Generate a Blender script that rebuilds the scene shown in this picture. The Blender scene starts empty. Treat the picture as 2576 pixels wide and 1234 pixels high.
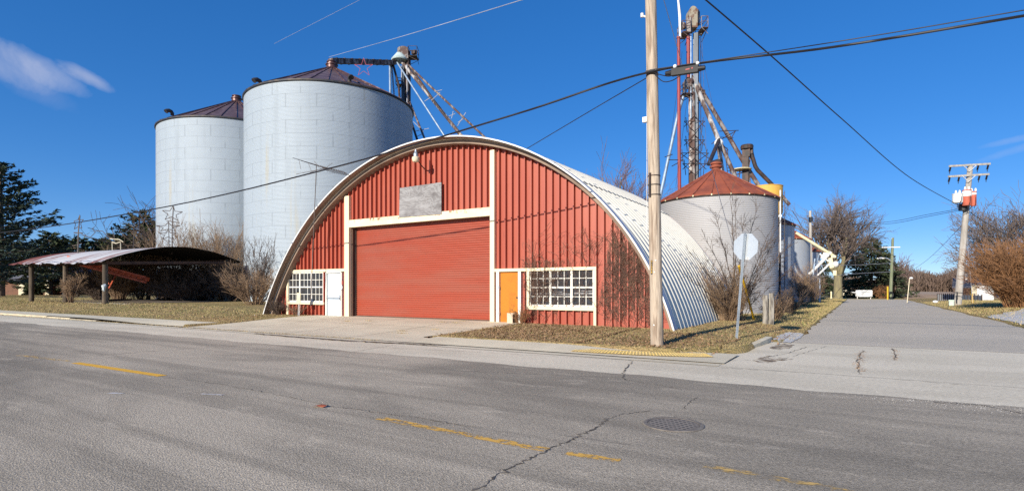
import bpy, math, random
import numpy as np
from mathutils import Vector, Matrix
R = math.radians
rng = np.random.default_rng(7)
random.seed(7)
S = bpy.context.scene
COL = S.collection

# ------------------------------------------------------------------ camera, sky, sun, exposure
YAW, FPX, CX, HY, CAMZ = 32.0, 1403.0, 1288.0, 726.0, 1.6      # the photo measured at 2576 px wide
cd = bpy.data.cameras.new('camera'); cam = bpy.data.objects.new('camera', cd); COL.objects.link(cam)
cam.location = (0, 0, CAMZ); cam.rotation_euler = (R(90), 0, R(YAW))
cd.sensor_width = 36; cd.lens = 36 * FPX / 2576; cd.shift_y = (HY - 617) / 2576
cd.clip_start = .1; cd.clip_end = 3000
S.camera = cam
SUN_AZ, SUN_EL = -4.0, 21.0                                     # azimuth from -Y towards +X
sdir = Vector((math.sin(R(SUN_AZ)) * math.cos(R(SUN_EL)), -math.cos(R(SUN_AZ)) * math.cos(R(SUN_EL)), math.sin(R(SUN_EL))))
ld = bpy.data.lights.new('sun', 'SUN'); ld.energy = 4.9; ld.angle = R(.5); ld.color = (1.0, .915, .78)
sun = bpy.data.objects.new('sun', ld); COL.objects.link(sun); sun.rotation_euler = sdir.to_track_quat('Z', 'Y').to_euler()
sun.location = (0, -30, 40)
S.view_settings.view_transform = 'Standard'; S.view_settings.look = 'None'
S.view_settings.gamma = 1; S.view_settings.use_curve_mapping = False
S.view_settings.exposure = .35
S.cycles.use_denoising = False

cA, sA = math.cos(R(YAW)), math.sin(R(YAW))
def at(px, py, Y):
    """point of the photo that lies on the vertical plane y = Y"""
    u = (px - CX) / FPX; d = Y / (cA + u * sA)
    return Vector((d * (u * cA - sA), Y, CAMZ + (HY - py) / FPX * d))
def dep(px, py, d):
    """point of the photo at distance d along the view axis"""
    u = (px - CX) / FPX
    return Vector((d * (u * cA - sA), d * (cA + u * sA), CAMZ + (HY - py) / FPX * d))
def gnd(px, py, z=0.0):
    d = (CAMZ - z) * FPX / (py - HY); u = (px - CX) / FPX
    return Vector((d * (u * cA - sA), d * (cA + u * sA), z))

def sky():
    w = bpy.data.worlds.new('World'); S.world = w; w.use_nodes = True
    nt = w.node_tree; N, L = nt.nodes, nt.links; N.clear()
    out = N.new('ShaderNodeOutputWorld'); bg = N.new('ShaderNodeBackground')
    st = N.new('ShaderNodeTexSky'); st.sky_type = 'NISHITA'; st.sun_disc = False
    st.sun_elevation = R(SUN_EL); st.sun_rotation = math.atan2(sdir.x, sdir.y)
    st.air_density = .7; st.dust_density = .0; st.ozone_density = 6.5; st.altitude = 200
    hs = N.new('ShaderNodeHueSaturation'); hs.inputs['Saturation'].default_value = 1.42; hs.inputs['Value'].default_value = 2.2
    hs.inputs['Hue'].default_value = .513
    gm = N.new('ShaderNodeGamma'); gm.inputs[1].default_value = .6; L.new(st.outputs[0], gm.inputs[0]); L.new(gm.outputs[0], hs.inputs['Color'])
    tc = N.new('ShaderNodeTexCoord'); col = hs.outputs[0]
    no = N.new('ShaderNodeTexNoise'); no.inputs['Scale'].default_value = 12; no.inputs['Roughness'].default_value = .62; no.inputs['Detail'].default_value = 8; no.inputs['Distortion'].default_value = .3
    L.new(tc.outputs['Generated'], no.inputs['Vector'])
    def m(op, a, b=None):
        n = N.new('ShaderNodeMath'); n.operation = op
        for i, v in enumerate((a, b)):
            if v is None: continue
            if isinstance(v, (int, float)): n.inputs[i].default_value = v
            else: L.new(v, n.inputs[i])
        return n.outputs[0]
    def dot(v):
        n = N.new('ShaderNodeVectorMath'); n.operation = 'DOT_PRODUCT'; n.inputs[1].default_value = v
        L.new(tc.outputs['Generated'], n.inputs[0]); return n.outputs['Value']
    # wisps of cloud, each a soft ellipse in the sky broken up by noise: centre, half lengths (rad), tilt, strength
    for (px, py, ra, rb, tilt, k) in ((10, 155, .055, .024, -24, .8), (100, 170, .060, .017, -24, .95), (215, 191, .034, .010, -22, 1.1),
                                      (70, 212, .06, .02, -25, .28), (2560, 350, .045, .005, 6, .5), (2570, 372, .05, .006, 14, .4)):
        c = (dep(px, py, 1) - Vector((0, 0, CAMZ))).normalized()
        t = Vector((0, 0, 1)).cross(c).normalized() * -1; b = c.cross(t) * -1
        if b.z < 0: b = -b
        t2 = t * math.cos(R(tilt)) + b * math.sin(R(tilt)); b2 = b * math.cos(R(tilt)) - t * math.sin(R(tilt))
        e = m('ADD', m('POWER', m('DIVIDE', dot(t2), ra), 2), m('POWER', m('DIVIDE', dot(b2), rb), 2))
        f = m('MULTIPLY', .75, m('SUBTRACT', 1.2, m('ADD', e, m('MULTIPLY', m('SUBTRACT', no.outputs[0], .45), 3.0))))
        fn = N.new('ShaderNodeClamp'); L.new(f, fn.inputs[0])
        front = m('GREATER_THAN', dot(c), .5)
        fac = m('MULTIPLY', m('MULTIPLY', fn.outputs[0], front), .42 * k)
        mx = N.new('ShaderNodeMix'); mx.data_type = 'RGBA'
        L.new(fac, mx.inputs[0]); L.new(col, mx.inputs[6]); mx.inputs[7].default_value = (5.0, 5.2, 6.3, 1)
        col = mx.outputs[2]
    L.new(col, bg.inputs[0]); bg.inputs[1].default_value = .1
    L.new(bg.outputs[0], out.inputs[0])
sky()

# ------------------------------------------------------------------ materials
M = {}
def nodes(name):
    m = bpy.data.materials.new(name); m.use_nodes = True; M[name] = m
    nt = m.node_tree; b = nt.nodes['Principled BSDF']
    return m, nt, b
def noise(nt, scale, detail=4, stretch=(1, 1, 1), rough=.55, dist=0, src=None):
    N, L = nt.nodes, nt.links
    if src is None:
        g = N.new('ShaderNodeNewGeometry'); src = g.outputs['Position']
    mp = N.new('ShaderNodeMapping'); mp.inputs['Scale'].default_value = stretch
    L.new(src, mp.inputs['Vector'])
    n = N.new('ShaderNodeTexNoise'); n.inputs['Scale'].default_value = scale; n.inputs['Detail'].default_value = detail
    n.inputs['Roughness'].default_value = rough; n.inputs['Distortion'].default_value = dist
    L.new(mp.outputs[0], n.inputs['Vector'])
    return n.outputs[0]
def ramp(nt, src, a, b):
    n = nt.nodes.new('ShaderNodeMapRange'); n.inputs[1].default_value = a; n.inputs[2].default_value = b
    n.interpolation_type = 'SMOOTHSTEP'
    nt.links.new(src, n.inputs[0]); return n.outputs[0]
def mix(nt, fac, a, b, mode='MIX'):
    n = nt.nodes.new('ShaderNodeMix'); n.data_type = 'RGBA'; n.blend_type = mode
    for i, v in ((0, fac), (6, a), (7, b)):
        if isinstance(v, (int, float)): n.inputs[i].default_value = v
        elif isinstance(v, tuple): n.inputs[i].default_value = v if len(v) == 4 else v + (1,)
        else: nt.links.new(v, n.inputs[i])
    return n.outputs[2]
def bump(nt, b, src, dist, strength=1.0):
    n = nt.nodes.new('ShaderNodeBump'); n.inputs['Distance'].default_value = dist; n.inputs['Strength'].default_value = strength
    nt.links.new(src, n.inputs['Height']); nt.links.new(n.outputs[0], b.inputs['Normal'])
def mat(name, col, col2=None, lo=.4, hi=.65, vs=2.0, stretch=(1, 1, 1), rough=.75, metal=0.0, fine=.15, fs=25.0, bmp=0.0, bs=None, detail=5, spec=.4, dist=0.):
    """a two-tone noise material: col where the noise is low, col2 where it is high, and a fine grain over both"""
    m, nt, b = nodes(name)
    if col2 is None: col2 = tuple(c * .7 for c in col)
    c = mix(nt, ramp(nt, noise(nt, vs, detail, stretch, dist=dist), lo, hi), col, col2)
    if fine:
        f = noise(nt, fs, 3, stretch)
        g = nt.nodes.new('ShaderNodeMapRange'); g.inputs[1].default_value = .25; g.inputs[2].default_value = .75
        g.inputs[3].default_value = 1 - fine; g.inputs[4].default_value = 1 + fine
        nt.links.new(f, g.inputs[0])
        c = mix(nt, 1.0, c, g.outputs[0], 'MULTIPLY')
    nt.links.new(c, b.inputs['Base Color'])
    b.inputs['Roughness'].default_value = rough; b.inputs['Metallic'].default_value = metal; b.inputs['Specular IOR Level'].default_value = spec
    if bmp: bump(nt, b, noise(nt, bs or fs, 4, stretch), bmp)
    return m

def asphalt(name, base, patch, grain, streak, contrast=1.0):
    m, nt, b = nodes(name); L = nt.links
    c = mix(nt, ramp(nt, noise(nt, .22, 7, (.35, 1, 1), .62, .6), .40, .60), base, patch)
    c = mix(nt, ramp(nt, noise(nt, 1.0, 6, (.05, 1.5, 1), .6), .45, .62), c, mix(nt, .45 * contrast, c, tuple(x * streak for x in patch)))     # lengthwise wear from tyres
    c = mix(nt, ramp(nt, noise(nt, 2.2, 7, (.4, 1, 1), .7), .54, .70), c, mix(nt, .5 * contrast, c, tuple(x * 1.25 for x in base)))
    c = mix(nt, ramp(nt, noise(nt, 1.3, 7, (.12, 2.2, 1), .72), .62, .70), c, mix(nt, .5 * contrast, c, (.09, .082, .073)))
    for sc, k in ((26, grain * .7), (75, grain), (190, grain)):
        g = nt.nodes.new('ShaderNodeMapRange'); g.inputs[1].default_value = .36; g.inputs[2].default_value = .64
        g.inputs[3].default_value = 1 - k; g.inputs[4].default_value = 1 + k
        L.new(noise(nt, sc, 2), g.inputs[0])
        c = mix(nt, 1.0, c, g.outputs[0], 'MULTIPLY')
    ge = nt.nodes.new('ShaderNodeNewGeometry')
    for sc, th, col, k in ((30, .16, (.55, .51, .45), .7), (22, .13, (.05, .046, .042), .75)):          # pale and dark stones of the worn surface
        v = nt.nodes.new('ShaderNodeTexVoronoi'); v.inputs['Scale'].default_value = sc; L.new(ge.outputs['Position'], v.inputs['Vector'])
        r1 = nt.nodes.new('ShaderNodeMath'); r1.operation = 'LESS_THAN'; r1.inputs[1].default_value = th; L.new(v.outputs['Distance'], r1.inputs[0])
        c = mix(nt, r1.outputs[0], c, mix(nt, k * contrast, c, col))
    L.new(c, b.inputs['Base Color']); b.inputs['Roughness'].default_value = .9; b.inputs['Specular IOR Level'].default_value = .25
    bump(nt, b, noise(nt, 60, 4), .012)
asphalt('asphalt', (.53, .452, .335), (.31, .267, .20), .25, .74)
asphalt('side_asphalt', (.60, .525, .41), (.54, .475, .37), .07, .97, .16)
mat('concrete', (.72, .64, .465), (.63, .555, .40), vs=.8, fine=.14, fs=45, rough=.9, bmp=.004, bs=80, stretch=(.6, 1, 1))
mat('gutter_concrete', (.76, .67, .50), (.65, .57, .42), vs=.6, fine=.28, fs=40, rough=.9, bmp=.004, bs=80, stretch=(.35, 1, 1))
mat('kerb_concrete', (.56, .48, .33), (.42, .36, .25), vs=1.4, fine=.15, rough=.9, bmp=.004)
mat('gravel', (.72, .70, .66), (.45, .43, .40), lo=.45, hi=.6, vs=14, fine=.3, fs=60, rough=.95, bmp=.03, bs=30)
mat('crack_fill', (.075, .065, .055), (.19, .165, .135), vs=9, rough=.95)
mat('silt', (.14, .105, .075), (.30, .26, .21), lo=.45, hi=.7, vs=5, rough=.95)
mat('leaf_litter', (.17, .115, .075), (.36, .28, .20), lo=.4, hi=.7, vs=7, rough=.95)
_nt = M['leaf_litter'].node_tree; _nt.links.new(ramp(_nt, noise(_nt, 4.5, 6, (.6, 1, 1), .7), .45, .60), _nt.nodes['Principled BSDF'].inputs['Alpha'])
def grassy():
    m, nt, b = nodes('dry_turf')
    c = mix(nt, ramp(nt, noise(nt, .35, 5, (.6, 1, 1)), .38, .66), (.44, .315, .14), (.30, .25, .095))
    c = mix(nt, ramp(nt, noise(nt, 2.6, 6), .45, .75), c, (.25, .165, .085))
    c = mix(nt, ramp(nt, noise(nt, 12, 4, (.6, 1, 1)), .52, .75), c, (.52, .41, .23))
    g = nt.nodes.new('ShaderNodeMapRange'); g.inputs[1].default_value = .25; g.inputs[2].default_value = .75; g.inputs[3].default_value = .6; g.inputs[4].default_value = 1.35
    nt.links.new(noise(nt, 45, 3), g.inputs[0])
    c = mix(nt, 1.0, c, g.outputs[0], 'MULTIPLY')
    nt.links.new(c, b.inputs['Base Color']); b.inputs['Roughness'].default_value = 1; b.inputs['Specular IOR Level'].default_value = .1
    bump(nt, b, noise(nt, 18, 5), .08)
grassy()
mat('field', (.40, .27, .17), (.47, .345, .22), vs=.2, stretch=(1, .3, 1), rough=1, fs=3)
def worn_paint(name, col, lo, hi):
    m, nt, b = nodes(name)
    c = mix(nt, noise(nt, 9, 4), col, tuple(x * .8 for x in col))
    nt.links.new(c, b.inputs['Base Color']); b.inputs['Roughness'].default_value = .8
    a = ramp(nt, noise(nt, 9, 7, (.7, 1.4, 1), .7), lo, hi)
    nt.links.new(a, b.inputs['Alpha'])
worn_paint('lane_paint', (.92, .50, .035), .22, .36)
worn_paint('worn_lane_paint', (.88, .50, .09), .45, .53)
worn_paint('ghost_lane_paint', (.80, .52, .16), .46, .62)
worn_paint('worn_white_paint', (.7, .66, .6), .35, .55)
mat('tactile_yellow', (.76, .56, .19), (.66, .50, .22), vs=3, rough=.7)

def painted_metal(name, col, faded, rust=.0, rough=.5, streak=(1, 1, .12), vs=1.2):
    m, nt, b = nodes(name)
    c = mix(nt, ramp(nt, noise(nt, vs, 5, streak), .35, .7), col, faded)
    c = mix(nt, ramp(nt, noise(nt, 7, 5, streak), .6, .85), c, tuple(x * .66 for x in col))
    if rust: c = mix(nt, ramp(nt, noise(nt, 5, 7, (1, 1, .6), .68), .72 - rust, .80 - rust), c, (.22, .085, .035))
    nt.links.new(c, b.inputs['Base Color']); b.inputs['Roughness'].default_value = rough
painted_metal('barn_red', (.365, .072, .040), (.42, .110, .068), rough=.45)
painted_metal('shutter_red', (.365, .070, .036), (.345, .094, .058), rough=.42, streak=(.15, 1, 1.2), vs=1.5)
painted_metal('cream_trim', (.80, .70, .48), (.72, .62, .42), rust=.06, rough=.6)
painted_metal('rusty_cream', (.80, .70, .48), (.70, .58, .38), rust=.16, rough=.6, streak=(.5, 1, 1))
painted_metal('white_frame', (.80, .78, .70), (.72, .69, .60), rust=.02, rough=.6)
painted_metal('white_door', (.70, .80, .90), (.66, .76, .86), rough=.45)
painted_metal('roof_cream', (.82, .78, .66), (.76, .72, .60), rough=.42, streak=(1, .3, 1), vs=.7)
painted_metal('galvanised_trim', (.50, .55, .62), (.42, .46, .53), rough=.4)
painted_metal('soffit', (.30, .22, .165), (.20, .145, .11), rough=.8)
painted_metal('rim_metal', (.78, .77, .74), (.70, .68, .64), rust=.10, rough=.5, streak=(1, 1, 1))
mat('orange_panel', (.52, .18, .012), (.43, .14, .012), vs=3, lo=.45, hi=.75, fine=.12, fs=30, rough=.7)
mat('reveal_wood', (.11, .06, .04), (.07, .04, .03), stretch=(1, 1, .15), rough=.9)
mat('dark_inside', (.02, .02, .021), (.03, .028, .026), rough=.9)
m_, nt_, b_ = nodes('window_glass')
nt_.links.new(mix(nt_, noise(nt_, 3, 4), (.008, .009, .013), (.07, .066, .065)), b_.inputs['Base Color']); b_.inputs['Roughness'].default_value = .06; bump(nt_, b_, noise(nt_, 2.2, 3), .05)
def plywood():
    m, nt, b = nodes('weathered_plywood')
    N, L = nt.nodes, nt.links
    g = N.new('ShaderNodeNewGeometry'); n0 = noise(nt, .9, 3, (.55, 1, 1.5), dist=1.2)
    w = N.new('ShaderNodeMath'); w.operation = 'MULTIPLY'; w.inputs[1].default_value = 75; L.new(n0, w.inputs[0])
    s_ = N.new('ShaderNodeMath'); s_.operation = 'SINE'; L.new(w.outputs[0], s_.inputs[0])
    c = mix(nt, ramp(nt, s_.outputs[0], -1, 1), (.20, .19, .19), (.285, .28, .28))
    c = mix(nt, ramp(nt, noise(nt, 4, 6, (.25, 1, 1)), .45, .75), c, (.36, .355, .355))
    c = mix(nt, ramp(nt, noise(nt, 1.6, 5, (.5, 1, 1)), .55, .75), c, (.13, .12, .12))
    L.new(c, b.inputs['Base Color']); b.inputs['Roughness'].default_value = .9
plywood()
def silo_metal(name, base, dark, ring, plate, rough=.62, metal=.08, rustcol=None, seam=.55):
    """galvanised sheet in rings of curved plates, dull patches plate by plate (object space: axis is z)"""
    m, nt, b = nodes(name); N, L = nt.nodes, nt.links
    tc = N.new('ShaderNodeTexCoord'); sx = N.new('ShaderNodeSeparateXYZ'); L.new(tc.outputs['Object'], sx.inputs[0])
    an = N.new('ShaderNodeMath'); an.operation = 'ARCTAN2'; L.new(sx.outputs[1], an.inputs[0]); L.new(sx.outputs[0], an.inputs[1])
    cb = N.new('ShaderNodeCombineXYZ')
    sc = N.new('ShaderNodeMath'); sc.operation = 'MULTIPLY'; sc.inputs[1].default_value = 1.0; L.new(an.outputs[0], sc.inputs[0])
    L.new(sc.outputs[0], cb.inputs[0]); L.new(sx.outputs[2], cb.inputs[1])
    br = N.new('ShaderNodeTexBrick'); L.new(cb.outputs[0], br.inputs['Vector'])
    br.inputs['Scale'].default_value = 1; br.inputs['Brick Width'].default_value = plate; br.inputs['Row Height'].default_value = ring
    br.inputs['Mortar Size'].default_value = .0; br.offset = .5; br.inputs['Bias'].default_value = 0
    br.inputs['Color1'].default_value = base + (1,); br.inputs['Color2'].default_value = tuple(x * .975 for x in base) + (1,)
    c = br.outputs['Color']
    # seams: thin rings, short vertical laps
    def frac(src, step, lo, soft):
        d = N.new('ShaderNodeMath'); d.operation = 'DIVIDE'; d.inputs[1].default_value = step; L.new(src, d.inputs[0])
        f = N.new('ShaderNodeMath'); f.operation = 'FRACT'; L.new(d.outputs[0], f.inputs[0])
        return ramp(nt, f.outputs[0], lo, lo + soft)
    rs = frac(sx.outputs[2], ring, .955, .02)
    c = mix(nt, rs, c, mix(nt, seam, c, dark))
    row = N.new('ShaderNodeMath'); row.operation = 'DIVIDE'; row.inputs[1].default_value = ring; L.new(sx.outputs[2], row.inputs[0])
    fl = N.new('ShaderNodeMath'); fl.operation = 'FLOOR'; L.new(row.outputs[0], fl.inputs[0])
    hf = N.new('ShaderNodeMath'); hf.operation = 'MULTIPLY'; hf.inputs[1].default_value = plate * .5; L.new(fl.outputs[0], hf.inputs[0])
    ad = N.new('ShaderNodeMath'); ad.operation = 'ADD'; L.new(sc.outputs[0], ad.inputs[0]); L.new(hf.outputs[0], ad.inputs[1])
    ad2 = N.new('ShaderNodeMath'); ad2.operation = 'ADD'; ad2.inputs[1].default_value = 40 * plate; L.new(ad.outputs[0], ad2.inputs[0])
    vs = frac(ad2.outputs[0], plate, .955, .006)
    brk = N.new('ShaderNodeMath'); brk.operation = 'MULTIPLY'; L.new(vs, brk.inputs[0]); L.new(ramp(nt, noise(nt, .55, 2, src=tc.outputs['Object']), .42, .55), brk.inputs[1])
    c = mix(nt, brk.outputs[0], c, mix(nt, seam * .9, c, dark))
    st = noise(nt, 1.0, 5, (1.5, 1.5, .08), src=tc.outputs['Object'])
    c = mix(nt, ramp(nt, st, .52, .8), c, tuple(x * .86 for x in base))
    if rustcol:
        c = mix(nt, ramp(nt, noise(nt, .8, 5, (1.1, 1.1, .06), src=tc.outputs['Object']), .63, .8), c, rustcol)
    L.new(c, b.inputs['Base Color']); b.inputs['Roughness'].default_value = rough; b.inputs['Metallic'].default_value = metal
silo_metal('silo_sheet', (.35, .405, .455), (.13, .15, .17), 1.118, .34, rustcol=(.39, .355, .26), seam=.36)
silo_metal('bin_sheet', (.40, .395, .395), (.30, .30, .30), .82, .62, seam=.2, metal=.15)
silo_metal('grey_bin_sheet', (.40, .43, .47), (.22, .23, .25), .82, .62, seam=.3, metal=.1)
mat('maroon_roof', (.155, .085, .062), (.22, .14, .11), vs=1.2, rough=.35, metal=.35, fine=.1)
mat('maroon_rib', (.11, .055, .05), (.30, .20, .17), lo=.5, hi=.7, vs=1.5, rough=.4, metal=.3)
mat('eave_dark', (.035, .04, .05), (.08, .065, .055), rough=.6, metal=.3)
mat('rust_roof', (.32, .085, .042), (.22, .062, .036), vs=1.2, rough=.75, fine=.14, fs=14)
mat('rust_rib', (.20, .05, .03), (.30, .10, .06), rough=.8)
mat('rusty_steel', (.095, .055, .047), (.24, .215, .205), lo=.45, hi=.58, vs=3, stretch=(1, 1, .5), rough=.7)
mat('peeling_white', (.42, .40, .39), (.11, .075, .065), lo=.42, hi=.54, vs=2.6, stretch=(1, 1, .35), rough=.7)
mat('blue_steel', (.33, .43, .55), (.24, .31, .40), vs=2, rough=.45, metal=.3)
mat('underside_shade', (.012, .011, .010), (.02, .018, .016), rough=1.0, spec=.1)  # near-black: the shade under the shed roof is put into the colour
mat('dark_steel', (.04, .034, .033), (.095, .055, .043), vs=3, rough=.6, metal=.2)
mat('rust_trunk', (.085, .045, .035), (.42, .39, .37), lo=.50, hi=.60, vs=2.2, stretch=(1, 1, .35), rough=.75)
mat('red_pipe', (.32, .055, .055), (.24, .06, .05), vs=1.5, rough=.55)
mat('grey_trunk', (.085, .105, .135), (.055, .065, .08), vs=1.5, stretch=(1, 1, .2), rough=.5, metal=.3)
mat('weathered_head', (.33, .29, .22), (.17, .09, .06), lo=.48, hi=.6, vs=2.5, rough=.7)
mat('pale_green', (.50, .60, .58), (.38, .46, .45), rough=.6)
mat('tank_yellow', (.72, .42, .08), (.60, .36, .10), vs=1.5, lo=.4, hi=.7, rough=.7)
mat('white_metal', (.82, .82, .80), (.70, .69, .66), rough=.5)
mat('cream_metal', (.78, .70, .45), (.68, .60, .38), rough=.6)
mat('carport_sheet', (.72, .72, .74), (.60, .60, .62), vs=1.2, rough=.5, fine=.1)
def rusty_sheet():
    m, nt, b = nodes('rusty_carport_sheet'); N, L = nt.nodes, nt.links
    g = N.new('ShaderNodeNewGeometry'); sx = N.new('ShaderNodeSeparateXYZ'); L.new(g.outputs['Position'], sx.inputs[0])
    n = noise(nt, 1.5, 5, (1, .05, .05)); far = ramp(nt, sx.outputs[0], -54, -72)
    ad = N.new('ShaderNodeMath'); ad.operation = 'MULTIPLY_ADD'; ad.inputs[1].default_value = .30; L.new(far, ad.inputs[0]); L.new(n, ad.inputs[2])
    f = ramp(nt, ad.outputs[0], .54, .63)
    c = mix(nt, f, (.56, .55, .545), (.22, .070, .040))
    c = mix(nt, ramp(nt, noise(nt, 3, 4, (1, .1, .1)), .6, .75), c, (.45, .40, .37))
    L.new(c, b.inputs['Base Color']); b.inputs['Roughness'].default_value = .6
rusty_sheet()
mat('orange_steel', (.62, .13, .06), (.40, .09, .05), vs=3, rough=.6)
mat('pole_wood', (.47, .385, .295), (.27, .20, .145), lo=.44, hi=.70, vs=14, stretch=(1, 1, .07), rough=.9, fine=.28, fs=40, bmp=.02, bs=20)
mat('grey_pole_wood', (.46, .43, .39), (.34, .31, .27), vs=5, stretch=(1, 1, .1), rough=.9)
mat('old_post_wood', (.36, .33, .28), (.12, .105, .09), lo=.42, hi=.62, vs=9, stretch=(1, 1, .15), rough=.95, bmp=.015, bs=14)
mat('carport_post', (.075, .058, .042), (.15, .115, .08), vs=5, stretch=(1, 1, .15), rough=.95)
mat('green_pole', (.17, .20, .12), (.24, .25, .17), vs=5, stretch=(1, 1, .1), rough=.9)
mat('black_rubber', (.012, .012, .013), (.02, .02, .02), rough=.6, fine=0)
mat('cable', (.014, .014, .018), (.02, .02, .024), rough=.5, fine=0)
mat('pale_wire', (.42, .44, .50), (.35, .37, .42), rough=.5, fine=0)
mat('brown_wire', (.10, .08, .075), (.15, .12, .10), rough=.7, fine=0)
mat('red_wire', (.45, .10, .12), (.35, .08, .1), rough=.7, fine=0)
mat('sign_back', (.66, .70, .72), (.60, .64, .66), vs=1.5, rough=.35, metal=.45, fine=.04)
mat('post_steel', (.42, .47, .51), (.34, .38, .42), rough=.45, metal=.5)
mat('yellow_plastic', (.80, .48, .02), (.66, .38, .02), rough=.5)
mat('tan_box', (.58, .48, .36), (.50, .41, .30), rough=.8)
mat('insulator_dark', (.025, .018, .018), rough=.3)
mat('red_paint_tank', (.55, .13, .08), (.45, .11, .07), rough=.6)
mat('iron_lid', (.17, .145, .12), (.24, .21, .17), vs=8, rough=.75, fine=.2)
def lid_mat():
    m, nt, b = nodes('iron_lid_holes'); N, L = nt.nodes, nt.links
    tc = N.new('ShaderNodeTexCoord'); mp = N.new('ShaderNodeMapping'); mp.inputs['Scale'].default_value = (15, 15, 0); mp.inputs['Rotation'].default_value = (0, 0, .4); L.new(tc.outputs['Object'], mp.inputs['Vector'])
    fr = N.new('ShaderNodeVectorMath'); fr.operation = 'FRACTION'; L.new(mp.outputs[0], fr.inputs[0])
    sb = N.new('ShaderNodeVectorMath'); sb.operation = 'DISTANCE'; sb.inputs[1].default_value = (.5, .5, 0); L.new(fr.outputs[0], sb.inputs[0])
    le = N.new('ShaderNodeVectorMath'); le.operation = 'LENGTH'; L.new(tc.outputs['Object'], le.inputs[0])
    c = mix(nt, ramp(nt, sb.outputs['Value'], .33, .24), mix(nt, noise(nt, 9, 4), (.21, .175, .14), (.30, .26, .21)), (.055, .05, .045))
    c = mix(nt, ramp(nt, le.outputs['Value'], .268, .275), c, (.18, .155, .125))
    L.new(c, b.inputs['Base Color']); b.inputs['Roughness'].default_value = .85
lid_mat()
mat('brick_wall', (.20, .10, .065), (.15, .08, .055), vs=3, rough=.9)
mat('cream_wall', (.72, .64, .46), (.64, .56, .40), rough=.8)
mat('dark_roof', (.11, .11, .13), (.15, .15, .165), vs=4, rough=.9)
mat('yellow_wall', (.62, .40, .10), (.52, .34, .10), rough=.8)
mat('slat_fence', (.20, .22, .24), (.27, .29, .31), stretch=(5, 1, .1), rough=.7)
mat('rag', (.62, .66, .68), (.45, .5, .5), rough=.9)
mat('transformer_green', (.48, .58, .50), (.42, .5, .44), rough=.5)
# plants
mat('bark', (.20, .17, .13), (.30, .27, .20), vs=5, stretch=(1, 1, .25), rough=.95)
mat('mossy_bark', (.25, .215, .115), (.18, .155, .10), vs=3, stretch=(1, 1, .3), rough=.95)
mat('twig_grey', (.17, .135, .115), (.22, .165, .14), rough=.95, fine=0)
mat('twig_red', (.22, .125, .105), (.19, .14, .12), rough=.95, fine=0)
mat('twig_tan', (.33, .225, .14), (.23, .15, .095), rough=.95, fine=0)
mat('twig_dark', (.11, .082, .066), (.17, .12, .09), rough=.95, fine=0)
mat('twig_russet', (.31, .155, .068), (.21, .11, .055), vs=1.5, rough=.95, fine=0)
mat('vine', (.13, .075, .055), (.19, .115, .08), rough=.95, fine=0)
mat('needles', (.035, .055, .028), (.065, .085, .035), vs=.7, lo=.35, hi=.7, rough=.9, fine=.25, fs=4)
mat('needles_blue', (.03, .05, .038), (.055, .08, .05), vs=.7, rough=.9, fine=.25, fs=4)
mat('needles_olive', (.06, .075, .03), (.10, .105, .045), vs=.7, rough=.9, fine=.25, fs=4)
mat('dead_leaf', (.22, .125, .065), (.36, .23, .13), lo=.35, hi=.65, vs=6, rough=.9, fine=.3, fs=40)
mat('straw_blade', (.52, .40, .20), (.38, .28, .13), vs=1.2, rough=.95, fine=.3, fs=30)
mat('green_blade', (.21, .235, .075), (.31, .28, .10), vs=1.2, rough=.95, fine=.3, fs=30)
mat('wood_mass', (.16, .11, .085), (.22, .165, .13), vs=.06, rough=1, fine=.2, fs=.5)

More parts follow.
